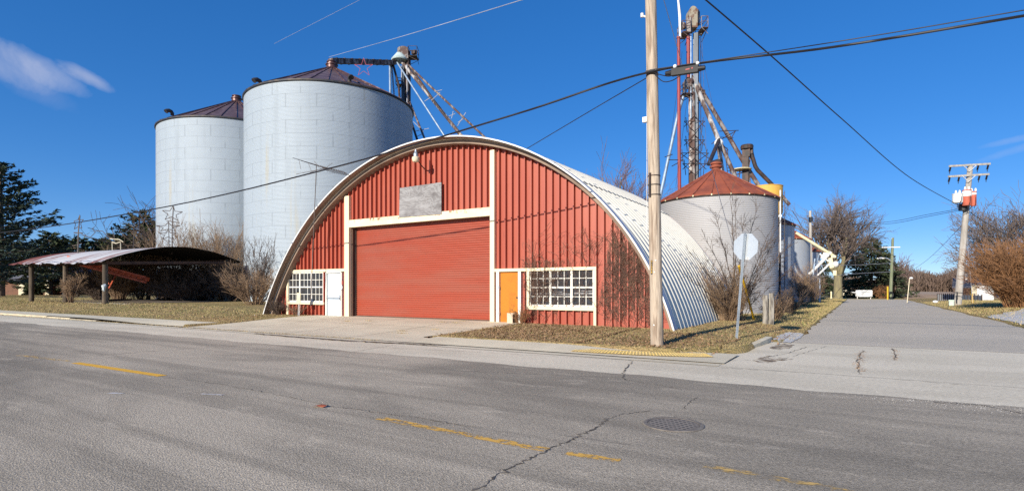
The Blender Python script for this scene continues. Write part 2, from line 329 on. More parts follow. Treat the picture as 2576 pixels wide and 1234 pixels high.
# ------------------------------------------------------------------ mesh helpers
ORG = {}
def link_mesh(name, me, material, parent=None, org=None):
    o = bpy.data.objects.new(name, me); COL.objects.link(o)
    if material: me.materials.append(M[material])
    if parent is not None:
        o.parent = parent; ORG[o] = ORG[parent]
    else:
        org = Vector(org if org is not None else (0, 0, 0)); o.location = org; ORG[o] = org
    return o
class MB:
    def __init__(s): s.v = []; s.f = []
    def add(s, vs, fs):
        k = len(s.v); s.v += [tuple(p) for p in vs]; s.f += [tuple(i + k for i in f) for f in fs]; return s
    def box(s, c, size, rot=None):
        hx, hy, hz = (q / 2 for q in size); P = [Vector((x, y, z)) for x in (-hx, hx) for y in (-hy, hy) for z in (-hz, hz)]
        if rot is not None: P = [rot @ p for p in P]
        c = Vector(c)
        return s.add([p + c for p in P], [(0, 1, 3, 2), (4, 6, 7, 5), (0, 4, 5, 1), (2, 3, 7, 6), (0, 2, 6, 4), (1, 5, 7, 3)])
    def span(s, a, b):
        a, b = Vector(a), Vector(b); return s.box((a + b) / 2, [abs(q) for q in (b - a)])
    def beam(s, p, q, w, h=None, up=(0, 0, 1)):
        p, q = Vector(p), Vector(q); h = h or w; d = (q - p); L = d.length; d.normalize()
        x = d.cross(Vector(up))
        if x.length < 1e-3: x = d.cross(Vector((1, 0, 0)))
        x.normalize(); z = x.cross(d)
        rot = Matrix((x, d, z)).transposed()
        return s.box((p + q) / 2, (w, L, h), rot)
    def tube(s, pts, r, n=8, cap=True):
        pts = [Vector(p) for p in pts]; r = r if isinstance(r, (list, tuple)) else [r] * len(pts)
        vs = []; fs = []; x = None
        for i, p in enumerate(pts):
            d = (pts[min(i + 1, len(pts) - 1)] - pts[max(i - 1, 0)]).normalized()
            if x is None:
                x = d.cross(Vector((0, 0, 1)))
                if x.length < 1e-3: x = d.cross(Vector((0, 1, 0)))
            x = (x - d * x.dot(d)).normalized(); y = d.cross(x)
            for k in range(n):
                a = 2 * math.pi * k / n; vs.append(p + (x * math.cos(a) + y * math.sin(a)) * r[i])
        for i in range(len(pts) - 1):
            for k in range(n):
                fs.append((i * n + k, i * n + (k + 1) % n, (i + 1) * n + (k + 1) % n, (i + 1) * n + k))
        if cap: fs += [tuple(range(n))[::-1], tuple(range((len(pts) - 1) * n, len(pts) * n))]
        return s.add(vs, fs)
    def lathe(s, prof, c, n=32, cap=True):
        c = Vector(c); vs = []; fs = []
        for (r, z) in prof:
            for k in range(n):
                a = 2 * math.pi * k / n; vs.append(c + Vector((r * math.cos(a), r * math.sin(a), z)))
        for i in range(len(prof) - 1):
            for k in range(n): fs.append((i * n + k, i * n + (k + 1) % n, (i + 1) * n + (k + 1) % n, (i + 1) * n + k))
        if cap: fs += [tuple(range(n))[::-1], tuple(range((len(prof) - 1) * n, len(prof) * n))]
        return s.add(vs, fs)
    def prism(s, outline, vec):
        """a flat outline (3-D points) pushed along vec"""
        n = len(outline); a = [Vector(p) for p in outline]; v = Vector(vec)
        return s.add(a + [p + v for p in a], [tuple(range(n))[::-1], tuple(range(n, 2 * n))] + [(i, (i + 1) % n, n + (i + 1) % n, n + i) for i in range(n)])
    def sphere(s, c, r, n=10, sq=(1, 1, 1)):
        pr = []
        vs = []; fs = []; m = n // 2 + 1; c = Vector(c)
        for i in range(m + 1):
            t = math.pi * i / m
            for k in range(n):
                a = 2 * math.pi * k / n; vs.append(c + Vector((r * sq[0] * math.sin(t) * math.cos(a), r * sq[1] * math.sin(t) * math.sin(a), -r * sq[2] * math.cos(t))))
        for i in range(m):
            for k in range(n): fs.append((i * n + k, i * n + (k + 1) % n, (i + 1) * n + (k + 1) % n, (i + 1) * n + k))
        return s.add(vs, fs)
    def build(s, name, material, parent=None, org=None, smooth=None):
        o_ = ORG[parent] if parent is not None else Vector(org if org is not None else base_of(s.v))
        me = bpy.data.meshes.new(name)
        me.from_pydata([(p[0] - o_.x, p[1] - o_.y, p[2] - o_.z) for p in s.v], [], s.f); me.update()
        if smooth:
            me.polygons.foreach_set('use_smooth', [True] * len(me.polygons))
            if smooth < 180: me.set_sharp_from_angle(angle=R(smooth))
        return link_mesh(name, me, material, parent, o_)
def base_of(v):
    a = np.array([tuple(p) for p in v]); return Vector(((a[:, 0].min() + a[:, 0].max()) / 2, (a[:, 1].min() + a[:, 1].max()) / 2, a[:, 2].min()))
def np_mesh(name, V, F, material, parent=None, org=None, smooth=False):
    """V (n,3) array, F (m,k) array with k = 3 or 4"""
    o_ = ORG[parent] if parent is not None else Vector(org if org is not None else base_of(V))
    me = bpy.data.meshes.new(name); V = np.asarray(V, float) - np.array(o_)
    F = np.asarray(F, np.int32); k = F.shape[1]
    me.vertices.add(len(V)); me.vertices.foreach_set('co', V.ravel().astype(np.float32))
    me.loops.add(F.size); me.loops.foreach_set('vertex_index', F.ravel())
    me.polygons.add(len(F)); me.polygons.foreach_set('loop_start', np.arange(0, F.size, k, dtype=np.int32))
    me.polygons.foreach_set('loop_total', np.full(len(F), k, np.int32))
    me.polygons.foreach_set('use_smooth', np.full(len(F), smooth))
    me.update(calc_edges=True); me.validate()
    return link_mesh(name, me, material, parent, o_)
class Segs:
    """many thin tapered branches as one mesh"""
    def __init__(s): s.a = []
    def add(s, p, q, r0, r1): s.a.append((p[0], p[1], p[2], q[0], q[1], q[2], r0, r1))
    def arrays(s, n=3):
        A = np.array(s.a); P, Q = A[:, :3], A[:, 3:6]; D = Q - P; D /= np.linalg.norm(D, axis=1, keepdims=True) + 1e-9
        ref = np.where(np.abs(D[:, 2:3]) > .9, np.array([[1., 0, 0]]), np.array([[0, 0, 1.]]))
        X = np.cross(D, ref); X /= np.linalg.norm(X, axis=1, keepdims=True) + 1e-9; Y = np.cross(D, X)
        ang = np.arange(n) * 2 * math.pi / n; ring = X[:, None, :] * np.cos(ang)[None, :, None] + Y[:, None, :] * np.sin(ang)[None, :, None]
        V = np.concatenate([P[:, None] + ring * A[:, 6, None, None], Q[:, None] + ring * A[:, 7, None, None]], 1).reshape(-1, 3)
        b = (np.arange(len(A)) * 2 * n)[:, None, None]; k = np.arange(n); k2 = (k + 1) % n
        F = (np.stack([k, k2, n + k2, n + k], 1)[None] + b).reshape(-1, 4)
        return V, F
    def build(s, name, material, parent=None, org=None, n=3):
        V, F = s.arrays(n); return np_mesh(name, V, F, material, parent, org, True)
def tag(o, label=None, cat=None, group=None, kind=None):
    if label: o['label'] = label
    if cat: o['category'] = cat
    if group: o['group'] = group
    if kind: o['kind'] = kind
    return o
def thing(name, loc, label, cat, group=None):
    o = bpy.data.objects.new(name, None); COL.objects.link(o); o.location = Vector(loc); ORG[o] = Vector(loc)
    o.empty_display_size = .3
    return tag(o, label, cat, group)
def text_mesh(txt, name, material, loc, size, xdir, updir, parent, ext=.002):
    cu = bpy.data.curves.new(name, 'FONT'); cu.body = txt; cu.size = size; cu.align_x = 'CENTER'; cu.align_y = 'CENTER'; cu.extrude = ext
    t = bpy.data.objects.new(name, cu); COL.objects.link(t)
    me = bpy.data.meshes.new_from_object(t.evaluated_get(bpy.context.evaluated_depsgraph_get()))
    bpy.data.objects.remove(t); bpy.data.curves.remove(cu)
    x = Vector(xdir).normalized(); z = Vector(updir).normalized(); y = x.cross(z)
    Mx = Matrix((x, z, y)).transposed(); loc = Vector(loc) - ORG[parent]
    me.transform(Matrix.Translation(loc) @ Mx.to_4x4()); me.materials.clear()
    return link_mesh(name, me, material, parent)
def copy_tree(o, offset, parent=None):
    c = o.copy(); COL.objects.link(c)
    if parent is None: c.location = o.location + Vector(offset); ORG[c] = ORG[o] + Vector(offset)
    else: c.parent = parent; ORG[c] = ORG[parent]
    for ch in list(o.children): copy_tree(ch, offset, c)
    return c
def sm(t): t = min(1, max(0, t)); return t * t * (3 - 2 * t)
# ------------------------------------------------------------------ the ground, roads and paths
WALL_Y, RIM_Y, BACK_Y = 19.2, 18.4, 30.0
def drive_z(y): return .015 + .235 * sm((y - 12.4) / 6.8)
def gz(x, y):
    if y < 12.5: return -.10
    if -1.75 < x < 5.75 and y < 103: return -.10
    if x > -4.0 and y < 13.62 + max(0, x + 4.0) * .80 and y > 13.3 and x < 5: return -.10
    if x > -2.45 and y < 18.6: return -.10 if x < 16 else .02
    if x < 0:
        z = .12 + .10 * sm((y - 13.6) / 5) + .28 * sm((-x - 28) / 17) * sm((y - 14.6) / 3.6)
        if x > -4.5 and y > 16: z = .02 + (z - .02) * sm((-x - 1.75) / 2.4)
        if -23.9 < x < -11.5 and y < 19.2: return drive_z(y) - .12
        if y < 14.1 and x < -24: z = min(z, -.04 + .17 * sm((y - 13.75) / .33))
        if -11.5 < x and y < 13.6: z = -.06
        return z
    return .02 + .34 * sm((x - 5.75) / 4) * sm((y - 24) / 16) - .25 * sm((y - 70) / 30) * sm((x - 5.75) / 4)
def grid(name, xs, ys, zf, material, kind='structure', jit=None):
    xs, ys = list(xs), list(ys); V = []; nx = len(xs)
    for y in ys:
        for x in xs: V.append((x, y, zf(x, y)))
    F = [(j * nx + i, j * nx + i + 1, (j + 1) * nx + i + 1, (j + 1) * nx + i) for j in range(len(ys) - 1) for i in range(nx - 1)]
    if jit: V = [jit(*p) for p in V]
    o = np_mesh(name, V, F, material, org=(0, 0, 0), smooth=True)
    return tag(o, kind=kind)
ar = lambda a, b, s: list(np.arange(a, b - 1e-6, s))
gx = [-900, -500, -300, -200, -150] + ar(-120, -34, 2) + ar(-34, -24.2, .6) + [-24.2, -23.95, -23.85] + ar(-23, -12, 1.2) + [-11.6, -11.45, -11.3] + ar(-11, -4.6, .5) + ar(-4.6, -2.5, .2) + [-2.46, -2.4, -2.2, -2.0, -1.85, -1.76, -1.72] + ar(-1.4, 5.6, 1.4) + [5.72, 5.78] + ar(6, 16, .5) + [16.05] + ar(17, 60, 2.5) + [70, 100, 150, 250, 400, 900]
gy = [-120, -60, -20, 0, 8, 12.3, 12.46, 12.52, 12.7] + ar(13, 13.5, .2) + [13.58, 13.64, 13.9, 14.08, 14.16, 14.4] + ar(14.8, 18.4, .4) + [18.56, 18.64, 18.9, 19.18, 19.24] + ar(19.6, 30, .7) + ar(30, 101, 2) + [102.9, 103.1] + ar(105, 160, 5) + [200, 300, 450, 700, 1000, 1800]
grid('ground', gx, gy, gz, 'dry_turf')
def edge_jit(x, y, z):
    if y > 9.9: y += .05 * math.sin(x * 1.3) + .04 * math.sin(x * 3.7 + 1) + rng.uniform(-.02, .02)
    return (x, y, z)
grid('main_road', ar(-300, -40, 5) + ar(-40, 20, .25) + ar(20, 300, 5), [-12, -4, 2, 6, 9, 10.0], lambda x, y: 0.0, 'asphalt', jit=edge_jit)
grid('road_shoulder', ar(-300, 301, 20), [9.7, 11, 12.06], lambda x, y: -.004, 'gutter_concrete')
grid('gutter', ar(-300, -2.6, 4) + [-2.5], [12.062, 12.44], lambda x, y: .004, 'concrete')
def apron_jit(x, y, z): return (x, y + (.03 * math.sin(x * 4) + rng.uniform(-.02, .02) if y > 18.4 else 0), z)
grid('road_apron', [-4.4, -3.6, -3.0] + ar(-2.5, 60, .5), [12.062, 14, 16, 18.55], lambda x, y: -.002, 'gutter_concrete', jit=apron_jit)
def side_jit(x, y, z):
    if x < -1: x += .06 * math.sin(y * .9) + .05 * math.sin(y * 2.3) + rng.uniform(-.04, .04)
    if x > 5: x += .10 * math.sin(y * .5 + 2) + rng.uniform(-.05, .05) + 2.0 * sm((24 - y) / 6)
    return (x, y, z)
grid('side_road', [-1.7, 0, 2, 4, 5.7], ar(18.5, 100, .5) + [100], lambda x, y: .003, 'side_asphalt', jit=side_jit)
grid('cross_road', ar(-80, 60, 4), [98, 102, 104.5], lambda x, y: .0 if y < 104 else -.02, 'concrete')
def drive_jit(x, y, z):
    if x < -23.5: x = -24.0 + (y - 15) * .05 if y > 14.2 else -24.0
    if x > -11.6: x = -11.3 - (.8 * sm((16.5 - y) / 3) if y > 13.6 else .0) + rng.uniform(-.05, .05)
    return (x, y, z)
grid('driveway', [-24, -21, -17.5, -14, -11.3], ar(12.45, 19.9, .35) + [19.9], lambda x, y: drive_z(y), 'concrete', jit=drive_jit)
def walk_jit(x, y, z): return (x, y + (rng.uniform(-.14, .14) + .1 * math.sin(x * .8) if y > 14 else 0), z)
grid('sidewalk', ar(-150, -24, .5) + [-24.02], [12.64, 13.3, 14.15], lambda x, y: .115 - .1 * sm((x + 34) / 8) * sm((13.4 - y) / .5), 'concrete', jit=walk_jit)
def walk2_jit(x, y, z):
    t = sm((x + 7) / 4)
    return (x, y + (rng.uniform(-.06, .06) + .55 * t if y > 13.4 else 0) , z)
grid('sidewalk_corner', ar(-11.28, -2.5, .3) + [-2.46], [12.445, 13.0, 13.62], lambda x, y: .02 + .085 * sm((y - 12.4) / 1.0) * (1 - .8 * sm((x + 7) / 2.5)), 'concrete', jit=walk2_jit).name = 'sidewalk'
# the yellow tactile strip bending round the corner, with its rows of domes
tp = [(-6.15, 12.62), (-5.4, 12.64), (-4.6, 12.72), (-3.9, 12.86), (-3.3, 13.05), (-2.85, 13.28)]
V = []; F = []
for i, (x, y) in enumerate(tp):
    n = Vector((-.12 - .1 * i, 1)).normalized(); V += [(x, y, .048), (x + n.x * .62, y + n.y * .62, .062)]
    if i: F.append((2 * i - 2, 2 * i, 2 * i + 1, 2 * i - 1))
b = MB(); b.add(V, F)
for i in range(len(tp) - 1):
    for a in range(9):
        for c_ in range(7):
            t = (a + .5) / 9; u = (c_ + .5) / 7
            p = (Vector(V[2 * i]).lerp(Vector(V[2 * i + 2]), t)).lerp(Vector(V[2 * i + 1]).lerp(Vector(V[2 * i + 3]), t), u)
            b.box(p + Vector((0, 0, .003)), (.03, .03, .005))
tag(b.build('tactile_paving', 'tactile_yellow', org=(-4.6, 12.9, .02)), kind='structure')
# kerbs
b = MB()
x = -140.0
while x < -32:
    x2 = min(x + 3, -32); h = .115 if x2 < -38 else .115 - .07 * (x2 + 38) / 6
    b.add([(x, 12.44, 0), (x2 - .015, 12.44, 0), (x2 - .015, 12.47, h), (x, 12.47, h + .002), (x, 12.64, h + .004), (x2 - .015, 12.64, h + .002)], [(0, 1, 2, 3), (3, 2, 5, 4)]); x = x2
tag(b.build('kerb', 'kerb_concrete', org=(-80, 12.5, 0)), kind='structure')
b = MB(); cpts = [gnd(1866, 884, .0), gnd(1890, 876, 0), gnd(1912, 870, 0), gnd(1930, 864, 0), gnd(1943, 857, 0)]
for i in range(4):
    p, q = cpts[i], cpts[i + 1]; d = (q - p).normalized(); n = Vector((-d.y, d.x, 0)) * .17
    h0, h1 = (.03 + .035 * i, .03 + .035 * (i + 1)) if i < 3 else (.13, .13)
    q = q - d * .015
    b.add([p, q, q + Vector((0, 0, h1)), p + Vector((0, 0, h0)), q + n + Vector((0, 0, h1 + .01)), p + n + Vector((0, 0, h0 + .01)), q + n, p + n], [(0, 1, 2, 3), (3, 2, 4, 5), (1, 6, 4, 2), (0, 3, 5, 7)])
tag(b.build('kerb_corner', 'concrete', org=cpts[2]), kind='structure').name = 'kerb'

def ribbon(pts, w, z=.004, jag=.5, sub=8, wob=.02):
    V = []; P = []
    for i in range(len(pts) - 1):
        for k in range(sub): P.append(pts[i].lerp(pts[i + 1], k / sub))
    P.append(pts[-1])
    for i, p in enumerate(P):
        d = (P[min(i + 1, len(P) - 1)] - P[max(i - 1, 0)]).normalized(); n = Vector((-d.y, d.x, 0))
        o = n * rng.normal(0, wob); ww = w * (1 + jag * rng.uniform(-1, 1)) / 2
        V += [(p + o - n * ww), (p + o + n * ww)]
    V = [Vector((v.x, v.y, v.z + z)) for v in V]
    return V, [(2 * i, 2 * i + 1, 2 * i + 3, 2 * i + 2) for i in range(len(P) - 1)]
def G(L, z=0.0): return [gnd(a, b_, z) for a, b_ in L]
# painted dashes of the centre line (fresh and worn), a worn white scrap
def dash(a, b_, w, m_):
    p, q = gnd(*a), gnd(*b_); d = (q - p).normalized(); n = Vector((-d.y, d.x, 0)) * w / 2
    k = 24; V = []
    for i in range(k + 1):
        c = p.lerp(q, i / k); V += [c - n + Vector((0, rng.uniform(-.008, .008), .005)), c + n + Vector((0, rng.uniform(-.008, .008), .005))]
    e = MB(); e.add(V, [(2 * i, 2 * i + 2, 2 * i + 3, 2 * i + 1) for i in range(k)])
    return tag(e.build('lane_marking', m_, org=p), kind='structure')
dash((190, 912), (408, 945), .17, 'lane_paint')
dash((48, 893), (176, 908), .15, 'ghost_lane_paint')
dash((955, 1051), (1375, 1131), .135, 'worn_lane_paint')
dash((1425, 1139), (1560, 1158), .11, 'worn_lane_paint')
dash((1770, 1172), (2150, 1237), .13, 'ghost_lane_paint')
dash((505, 990), (562, 993), .07, 'worn_white_paint')
dash((275, 988), (306, 990), .10, 'worn_white_paint')
# cracks and joints
b = MB()
for pts, w, z in ((((1190, 1234), (1290, 1172), (1372, 1135), (1448, 1100), (1512, 1068), (1530, 1052)), .05, 0), (((1530, 1052), (1560, 1042), (1640, 1032)), .028, 0), (((1715, 1028), (1750, 998)), .03, 0),
                  (((410, 948), (560, 966), (700, 992), (830, 1020), (930, 1034), (1050, 1050), (1190, 1073)), .022, 0), (((0, 913), (180, 898), (420, 880), (700, 862), (930, 846)), .03, 0),
                  (((0, 935), (120, 925), (250, 915)), .02, 0), (((1590, 908), (1572, 930), (1566, 948), (1574, 955)), .05, .0), (((1574, 955), (1640, 965), (1700, 975)), .02, 0), (((1160, 932), (1330, 940), (1560, 949)), .02, 0),
                  (((1160, 848), (1010, 864), (885, 884)), .03, 0), (((1240, 850), (1390, 862), (1600, 880)), .015, 0), (((870, 870), (1110, 880), (1350, 893), (1570, 905)), .018, 0), (((1780, 922), (2000, 935), (2200, 949), (2460, 970)), .028, 0),
                  (((2172, 880), (2160, 893), (2165, 900), (2155, 907), (2163, 914), (2158, 925), (2163, 940)), .05, 0), (((2160, 905), (2150, 900)), .03, 0), (((2160, 907), (2180, 904)), .03, 0), (((2247, 876), (2252, 890), (2253, 905)), .06, 0),
                  (((2350, 1012), (2470, 1018), (2576, 1040)), .06, 0), (((1960, 905), (2030, 885), (2080, 870)), .025, 0), (((1930, 898), (1980, 888), (2030, 872)), .035, 0), (((1580, 906), (1760, 908), (1890, 905)), .02, 0)):
    b.add(*ribbon(G(pts), w * .40, .004, .9, 16, .016))
tag(b.build('pavement_crack', 'crack_fill', org=(0, 8, 0)), kind='structure')
# joints of the driveway slab, filled with dead weeds
b = MB()
for x0, y0, x1, y1 in ((-21, 12.5, -21, 19), (-17.5, 12.5, -17.5, 19), (-14.2, 12.5, -14.2, 18.9), (-23.8, 16.2, -11.8, 16.2)):
    k = 10; P = [Vector((x0 + (x1 - x0) * i / k, y0 + (y1 - y0) * i / k, drive_z(y0 + (y1 - y0) * i / k))) for i in range(k + 1)]
    b.add(*ribbon(P, .018, .005, sub=4, wob=.006))
tag(b.build('slab_joint', 'crack_fill', org=(-17, 15, 0)), kind='structure')
b = MB(); b.add(*ribbon(G([(640, 838), (760, 848), (880, 857), (1000, 862), (1105, 868), (1180, 862)], .012), .12, .008, .6, 12, .04))
b.add(*ribbon([Vector((-60 + 2 * i, 12.40, .006)) for i in range(20)], .07, .0, .8, 6, .03))
tag(b.build('gutter_silt', 'silt', org=(-20, 12.4, 0)), kind='structure')
def patch(name, pts, m_, z=.006, zf=None):
    c = sum(pts, Vector()) / len(pts); V = [c]; n = 60
    for i in range(n):
        t = i / n * len(pts); a, b_ = pts[int(t) % len(pts)], pts[(int(t) + 1) % len(pts)]; p = a.lerp(b_, t % 1)
        V.append(c + (p - c) * (1 + rng.uniform(-.10, .10)))
    V = [Vector((v.x, v.y, (zf(v.x, v.y) if zf else 0) + z)) for v in V]
    e = MB(); e.add(V, [(0, 1 + i, 1 + (i + 1) % n) for i in range(n)])
    return tag(e.build(name, m_, org=(c.x, c.y, 0)), kind='structure')
patch('gravel_patch', G([(1945, 858), (1960, 846), (1985, 838), (2022, 840), (2014, 850), (1990, 862)]), 'gravel', .02, lambda x, y: max(0, gz(x, y)))
patch('gravel_drive', G([(2475, 797), (2576, 790), (2700, 792), (2760, 838), (2640, 834), (2560, 815)]), 'gravel', .03, lambda x, y: max(0, gz(x, y)))
patch('silt_patch', G([(1890, 905), (1935, 893), (1965, 899), (2000, 902), (1950, 909), (1915, 913)]), 'leaf_litter')
patch('silt_patch', G([(1935, 874), (1960, 864), (2000, 866), (1985, 877), (1950, 880)]), 'leaf_litter', .010)
patch('dirt_strip', [Vector((-58, 19.7, 0)), Vector((-45, 19.0, 0)), Vector((-45, 20.0, 0)), Vector((-58, 20.6, 0))], 'gravel', .012, gz)
patch('carport_floor', [Vector((-64, 20.3, 0)), Vector((-46, 20.3, 0)), Vector((-46, 29.3, 0)), Vector((-64, 29.3, 0))], 'silt', .03, gz)
grid('plowed_field', [6, 10] + ar(12, 90, 2) + [120, 300], ar(104.6, 130, 1.5) + ar(130, 250, 8), lambda x, y: .03 + .55 * sm((y - 106) / 26) + .12 * math.sin(x * .21 + y * .1) * math.sin(x * .07 + 1) * sm((y - 106) / 20), 'field')
# manhole
mc = gnd(1694, 1067); mh = thing('manhole_cover', mc, 'round iron manhole cover with rows of oval holes set in the grey asphalt', 'manhole cover')
b = MB(); b.lathe([(.30, .004), (.30, .012), (.345, .012), (.355, .003)], mc, 40, cap=False); b.build('frame', 'iron_lid', mh, smooth=30)
b = MB(); b.lathe([(.297, .002), (.295, .009), (.0, .010)], mc, 40, cap=False); b.build('lid', 'iron_lid_holes', mh)


# ------------------------------------------------------------------ the arched barn
RIMPX = [(663, 780), (690, 705), (720, 640), (760, 570), (800, 512), (850, 460), (900, 422), (950, 392), (1000, 370), (1050, 353), (1100, 343), (1150, 339), (1200, 343), (1250, 352), (1320, 376), (1400, 415), (1470, 463), (1530, 520), (1580, 585), (1630, 668), (1665, 745), (1697, 830)]
AX, AZ, AR = -16.079, -3.624, 11.697
_th = []; _rr = []
for a, b_ in RIMPX:
    p = at(a, b_, RIM_Y); _th.append(math.atan2(p.z - AZ, p.x - AX)); _rr.append(math.hypot(p.x - AX, p.z - AZ))
_cf = np.polyfit(np.array(_th) - math.pi / 2, np.array(_rr), 4)
TH0, TH1 = _th[0] + .022, _th[-1] - .006
def arch(t, off=0.0):
    """point of the arch, t = 0 left base .. 1 right base, off = distance inwards"""
    th = TH0 + (TH1 - TH0) * t; r = float(np.polyval(_cf, th - math.pi / 2)) - off
    return AX + r * math.cos(th), AZ + r * math.sin(th)
NT = 72
barn = thing('arched_barn', (-16, 24, .2), 'red arched metal barn with cream trim, big roll-up shutter and a pale corrugated curved roof', 'barn')
# roof: corrugated along its length
ys = [RIM_Y + .36]; offs = [0.045]
y = RIM_Y + .40
PIT = .47
while y < BACK_Y - PIT:
    for k in range(8): ys.append(y + PIT * k / 8); offs.append(.08 - .078 * math.sin(2 * math.pi * k / 8) - .016 * math.sin(4 * math.pi * k / 8))
    y += PIT
ys.append(BACK_Y); offs.append(.05)
V = []; F = []; nr = len(ys)
for i in range(NT + 1):
    for yy, o in zip(ys, offs):
        x_, z_ = arch(i / NT, o); V.append((x_, yy, z_))
for i in range(NT):
    for j in range(nr - 1): F.append((i * nr + j, i * nr + j + 1, (i + 1) * nr + j + 1, (i + 1) * nr + j))
roof = np_mesh('roof', V, F, 'roof_cream', barn, smooth=True)
# bolt battens across the sheets and the lap line, a row of small clips
for tt in (.62, .775):
    for yy in np.arange(RIM_Y + .52, BACK_Y - .5, PIT):
        x_, z_ = arch(tt, -.012); x2, z2 = arch(tt + .006, -.02)
        b = MB(); b.beam((x_, yy - .0, z_), (x2, yy - .0, z2), .10, .03, up=(x_ - AX, 0, z_ - AZ)); b.build('bolt_clip', 'grey_trunk', roof)

def strip(y0, y1, off, t0=0, t1=1, n=NT):
    V = []; F = []
    for i in range(n + 1):
        x_, z_ = arch(t0 + (t1 - t0) * i / n, off); V += [(x_, y0, z_), (x_, y1, z_)]
    return V, [(2 * i, 2 * i + 1, 2 * i + 3, 2 * i + 2) for i in range(n)]
def shell(y0, y1, o0, o1):
    """a closed curved band: y0..y1 wide, between inward offsets o0 and o1"""
    V = []; F = []
    for i in range(NT + 1):
        a, b_ = arch(i / NT, o0), arch(i / NT, o1)
        V += [(a[0], y0, a[1]), (a[0], y1, a[1]), (b_[0], y1, b_[1]), (b_[0], y0, b_[1])]
        if i:
            for k in range(4): F.append((4 * i - 4 + k, 4 * i - 4 + (k + 1) % 4, 4 * i + (k + 1) % 4, 4 * i + k))
    F += [(0, 3, 2, 1), (4 * NT, 4 * NT + 1, 4 * NT + 2, 4 * NT + 3)]
    e = MB(); e.add(V, F); return e
shell(RIM_Y + .03, RIM_Y + .372, .0, .04).build('flashing', 'galvanised_trim', barn, smooth=30)
shell(RIM_Y, RIM_Y + .028, -.010, .046).build('rim', 'rim_metal', barn, smooth=30)
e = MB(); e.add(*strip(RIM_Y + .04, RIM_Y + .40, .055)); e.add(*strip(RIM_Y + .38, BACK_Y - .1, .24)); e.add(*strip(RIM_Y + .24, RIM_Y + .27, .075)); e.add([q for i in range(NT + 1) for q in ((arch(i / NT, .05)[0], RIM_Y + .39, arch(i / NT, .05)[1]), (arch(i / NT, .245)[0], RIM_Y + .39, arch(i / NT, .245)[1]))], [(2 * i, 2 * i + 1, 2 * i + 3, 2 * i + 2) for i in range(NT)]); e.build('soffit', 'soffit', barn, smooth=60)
e = MB(); e.add([(arch(i / NT, .06)[0], BACK_Y - .06, arch(i / NT, .06)[1]) for i in range(NT + 1)], [tuple(range(NT + 1))]); e.build('rear_wall', 'barn_red', barn)
# sheet-metal front wall with standing ribs, cut round the openings
_ax = np.array([arch(i / 400, .22) for i in range(401)])
def ztop(x): return float(np.interp(x, _ax[:, 0], _ax[:, 1]))
def X(px, py=700): return at(px, py, WALL_Y).x
def Z(px, py): return at(px, py, WALL_Y).z
DX0, DX1, DZ = X(884), X(1238), Z(1060, 558)          # shutter opening
LW = (X(731), X(818), Z(775, 757), Z(775, 686))       # left window
LD = (X(827), X(863), .2, Z(845, 686))                # white door
OD = (X(1260), X(1308), .2, Z(1283, 682))             # orange door
RW = (X(1337), X(1497), Z(1415, 768), Z(1415, 677))   # right window
OPEN = [(DX0, DX1, 0, DZ), LW, LD, OD, RW]
XL, XR = float(_ax[0, 0]) + .02, float(_ax[-1, 0]) - .02
cuts = sorted({v for o in OPEN for v in o[:2]})
prof = []; x = XL; RP = .306
while x < XR:
    for f, d in ((0, 0), (.185, 0), (.193, .135), (.238, .135), (.246, 0)): prof.append((x + f, d))
    x += RP
prof = [p for p in prof if p[0] < XR] + [(XR, 0)]
xs_ = [p[0] for p in prof]; ds_ = [p[1] for p in prof]
for c in cuts: prof.append((c - .001, float(np.interp(c, xs_, ds_)))); prof.append((c + .001, float(np.interp(c, xs_, ds_))))
prof.sort(); V = []; F = []
for (xa, da), (xb, db) in zip(prof[:-1], prof[1:]):
    mid = (xa + xb) / 2; za, zb = ztop(xa), ztop(xb); bot = .0
    iv = [(bot, None)]
    for o in OPEN:
        if o[0] < mid < o[1]: iv = [(bot, o[2]), (o[3], None)] if o[2] > .3 else [(o[3], None)]
    for lo, hi in iv:
        k = len(V); ta, tb = (za, zb) if hi is None else (hi, hi)
        if ta <= lo or tb <= lo: continue
        V += [(xa, WALL_Y - da, lo), (xb, WALL_Y - db, lo), (xb, WALL_Y - db, tb), (xa, WALL_Y - da, ta)]; F.append((k, k + 1, k + 2, k + 3))
e = MB(); e.add(V, F); e.build('front_wall', 'barn_red', barn)
# shutter in its recess, with guides and reveal
sh_y = WALL_Y + .24; rows = []; z = .24; V = []; F = []
n = int((DZ + .25 - .24) / .1)
k = 0
for i in range(n):
    for f, d in ((0, 0), (.02, .0), (.045, .042), (.08, .042)): rows.append((.24 + i * .1 + f, d))
for i, (zz, d) in enumerate(rows):
    V += [(DX0 + .16, sh_y - d, zz), (DX1 - .05, sh_y - d, zz)]
    if i: F.append((2 * i - 2, 2 * i - 1, 2 * i + 1, 2 * i))
e = MB(); e.add(V, F); sh = e.build('roll_up_shutter', 'shutter_red', barn, smooth=40)
e = MB(); e.span((DX0 + .16, sh_y - .05, .20), (DX1 - .05, sh_y + .03, .30)); e.build('bottom_rail', 'reveal_wood', sh)
e = MB(); e.span((DX0 + .0, WALL_Y + .005, .1), (DX0 + .09, sh_y - .06, DZ)); e.span((DX0, sh_y - .06, .1), (DX0 + .155, sh_y + .05, DZ)); e.span((DX1 - .048, WALL_Y + .005, .1), (DX1, sh_y + .05, DZ)); e.span((DX0 + .1, WALL_Y + .005, DZ - .02), (DX1 - .05, sh_y + .05, DZ)); e.build('reveal', 'reveal_wood', barn)
e = MB(); e.span((DX0 + .10, sh_y - .058, .2), (DX0 + .115, sh_y - .03, DZ - .05)); e.tube([(DX0 + .13, sh_y - .08, .3), (DX0 + .13, sh_y - .08, DZ - .1)], .012, 6); e.build('shutter_guide', 'dark_steel', barn)
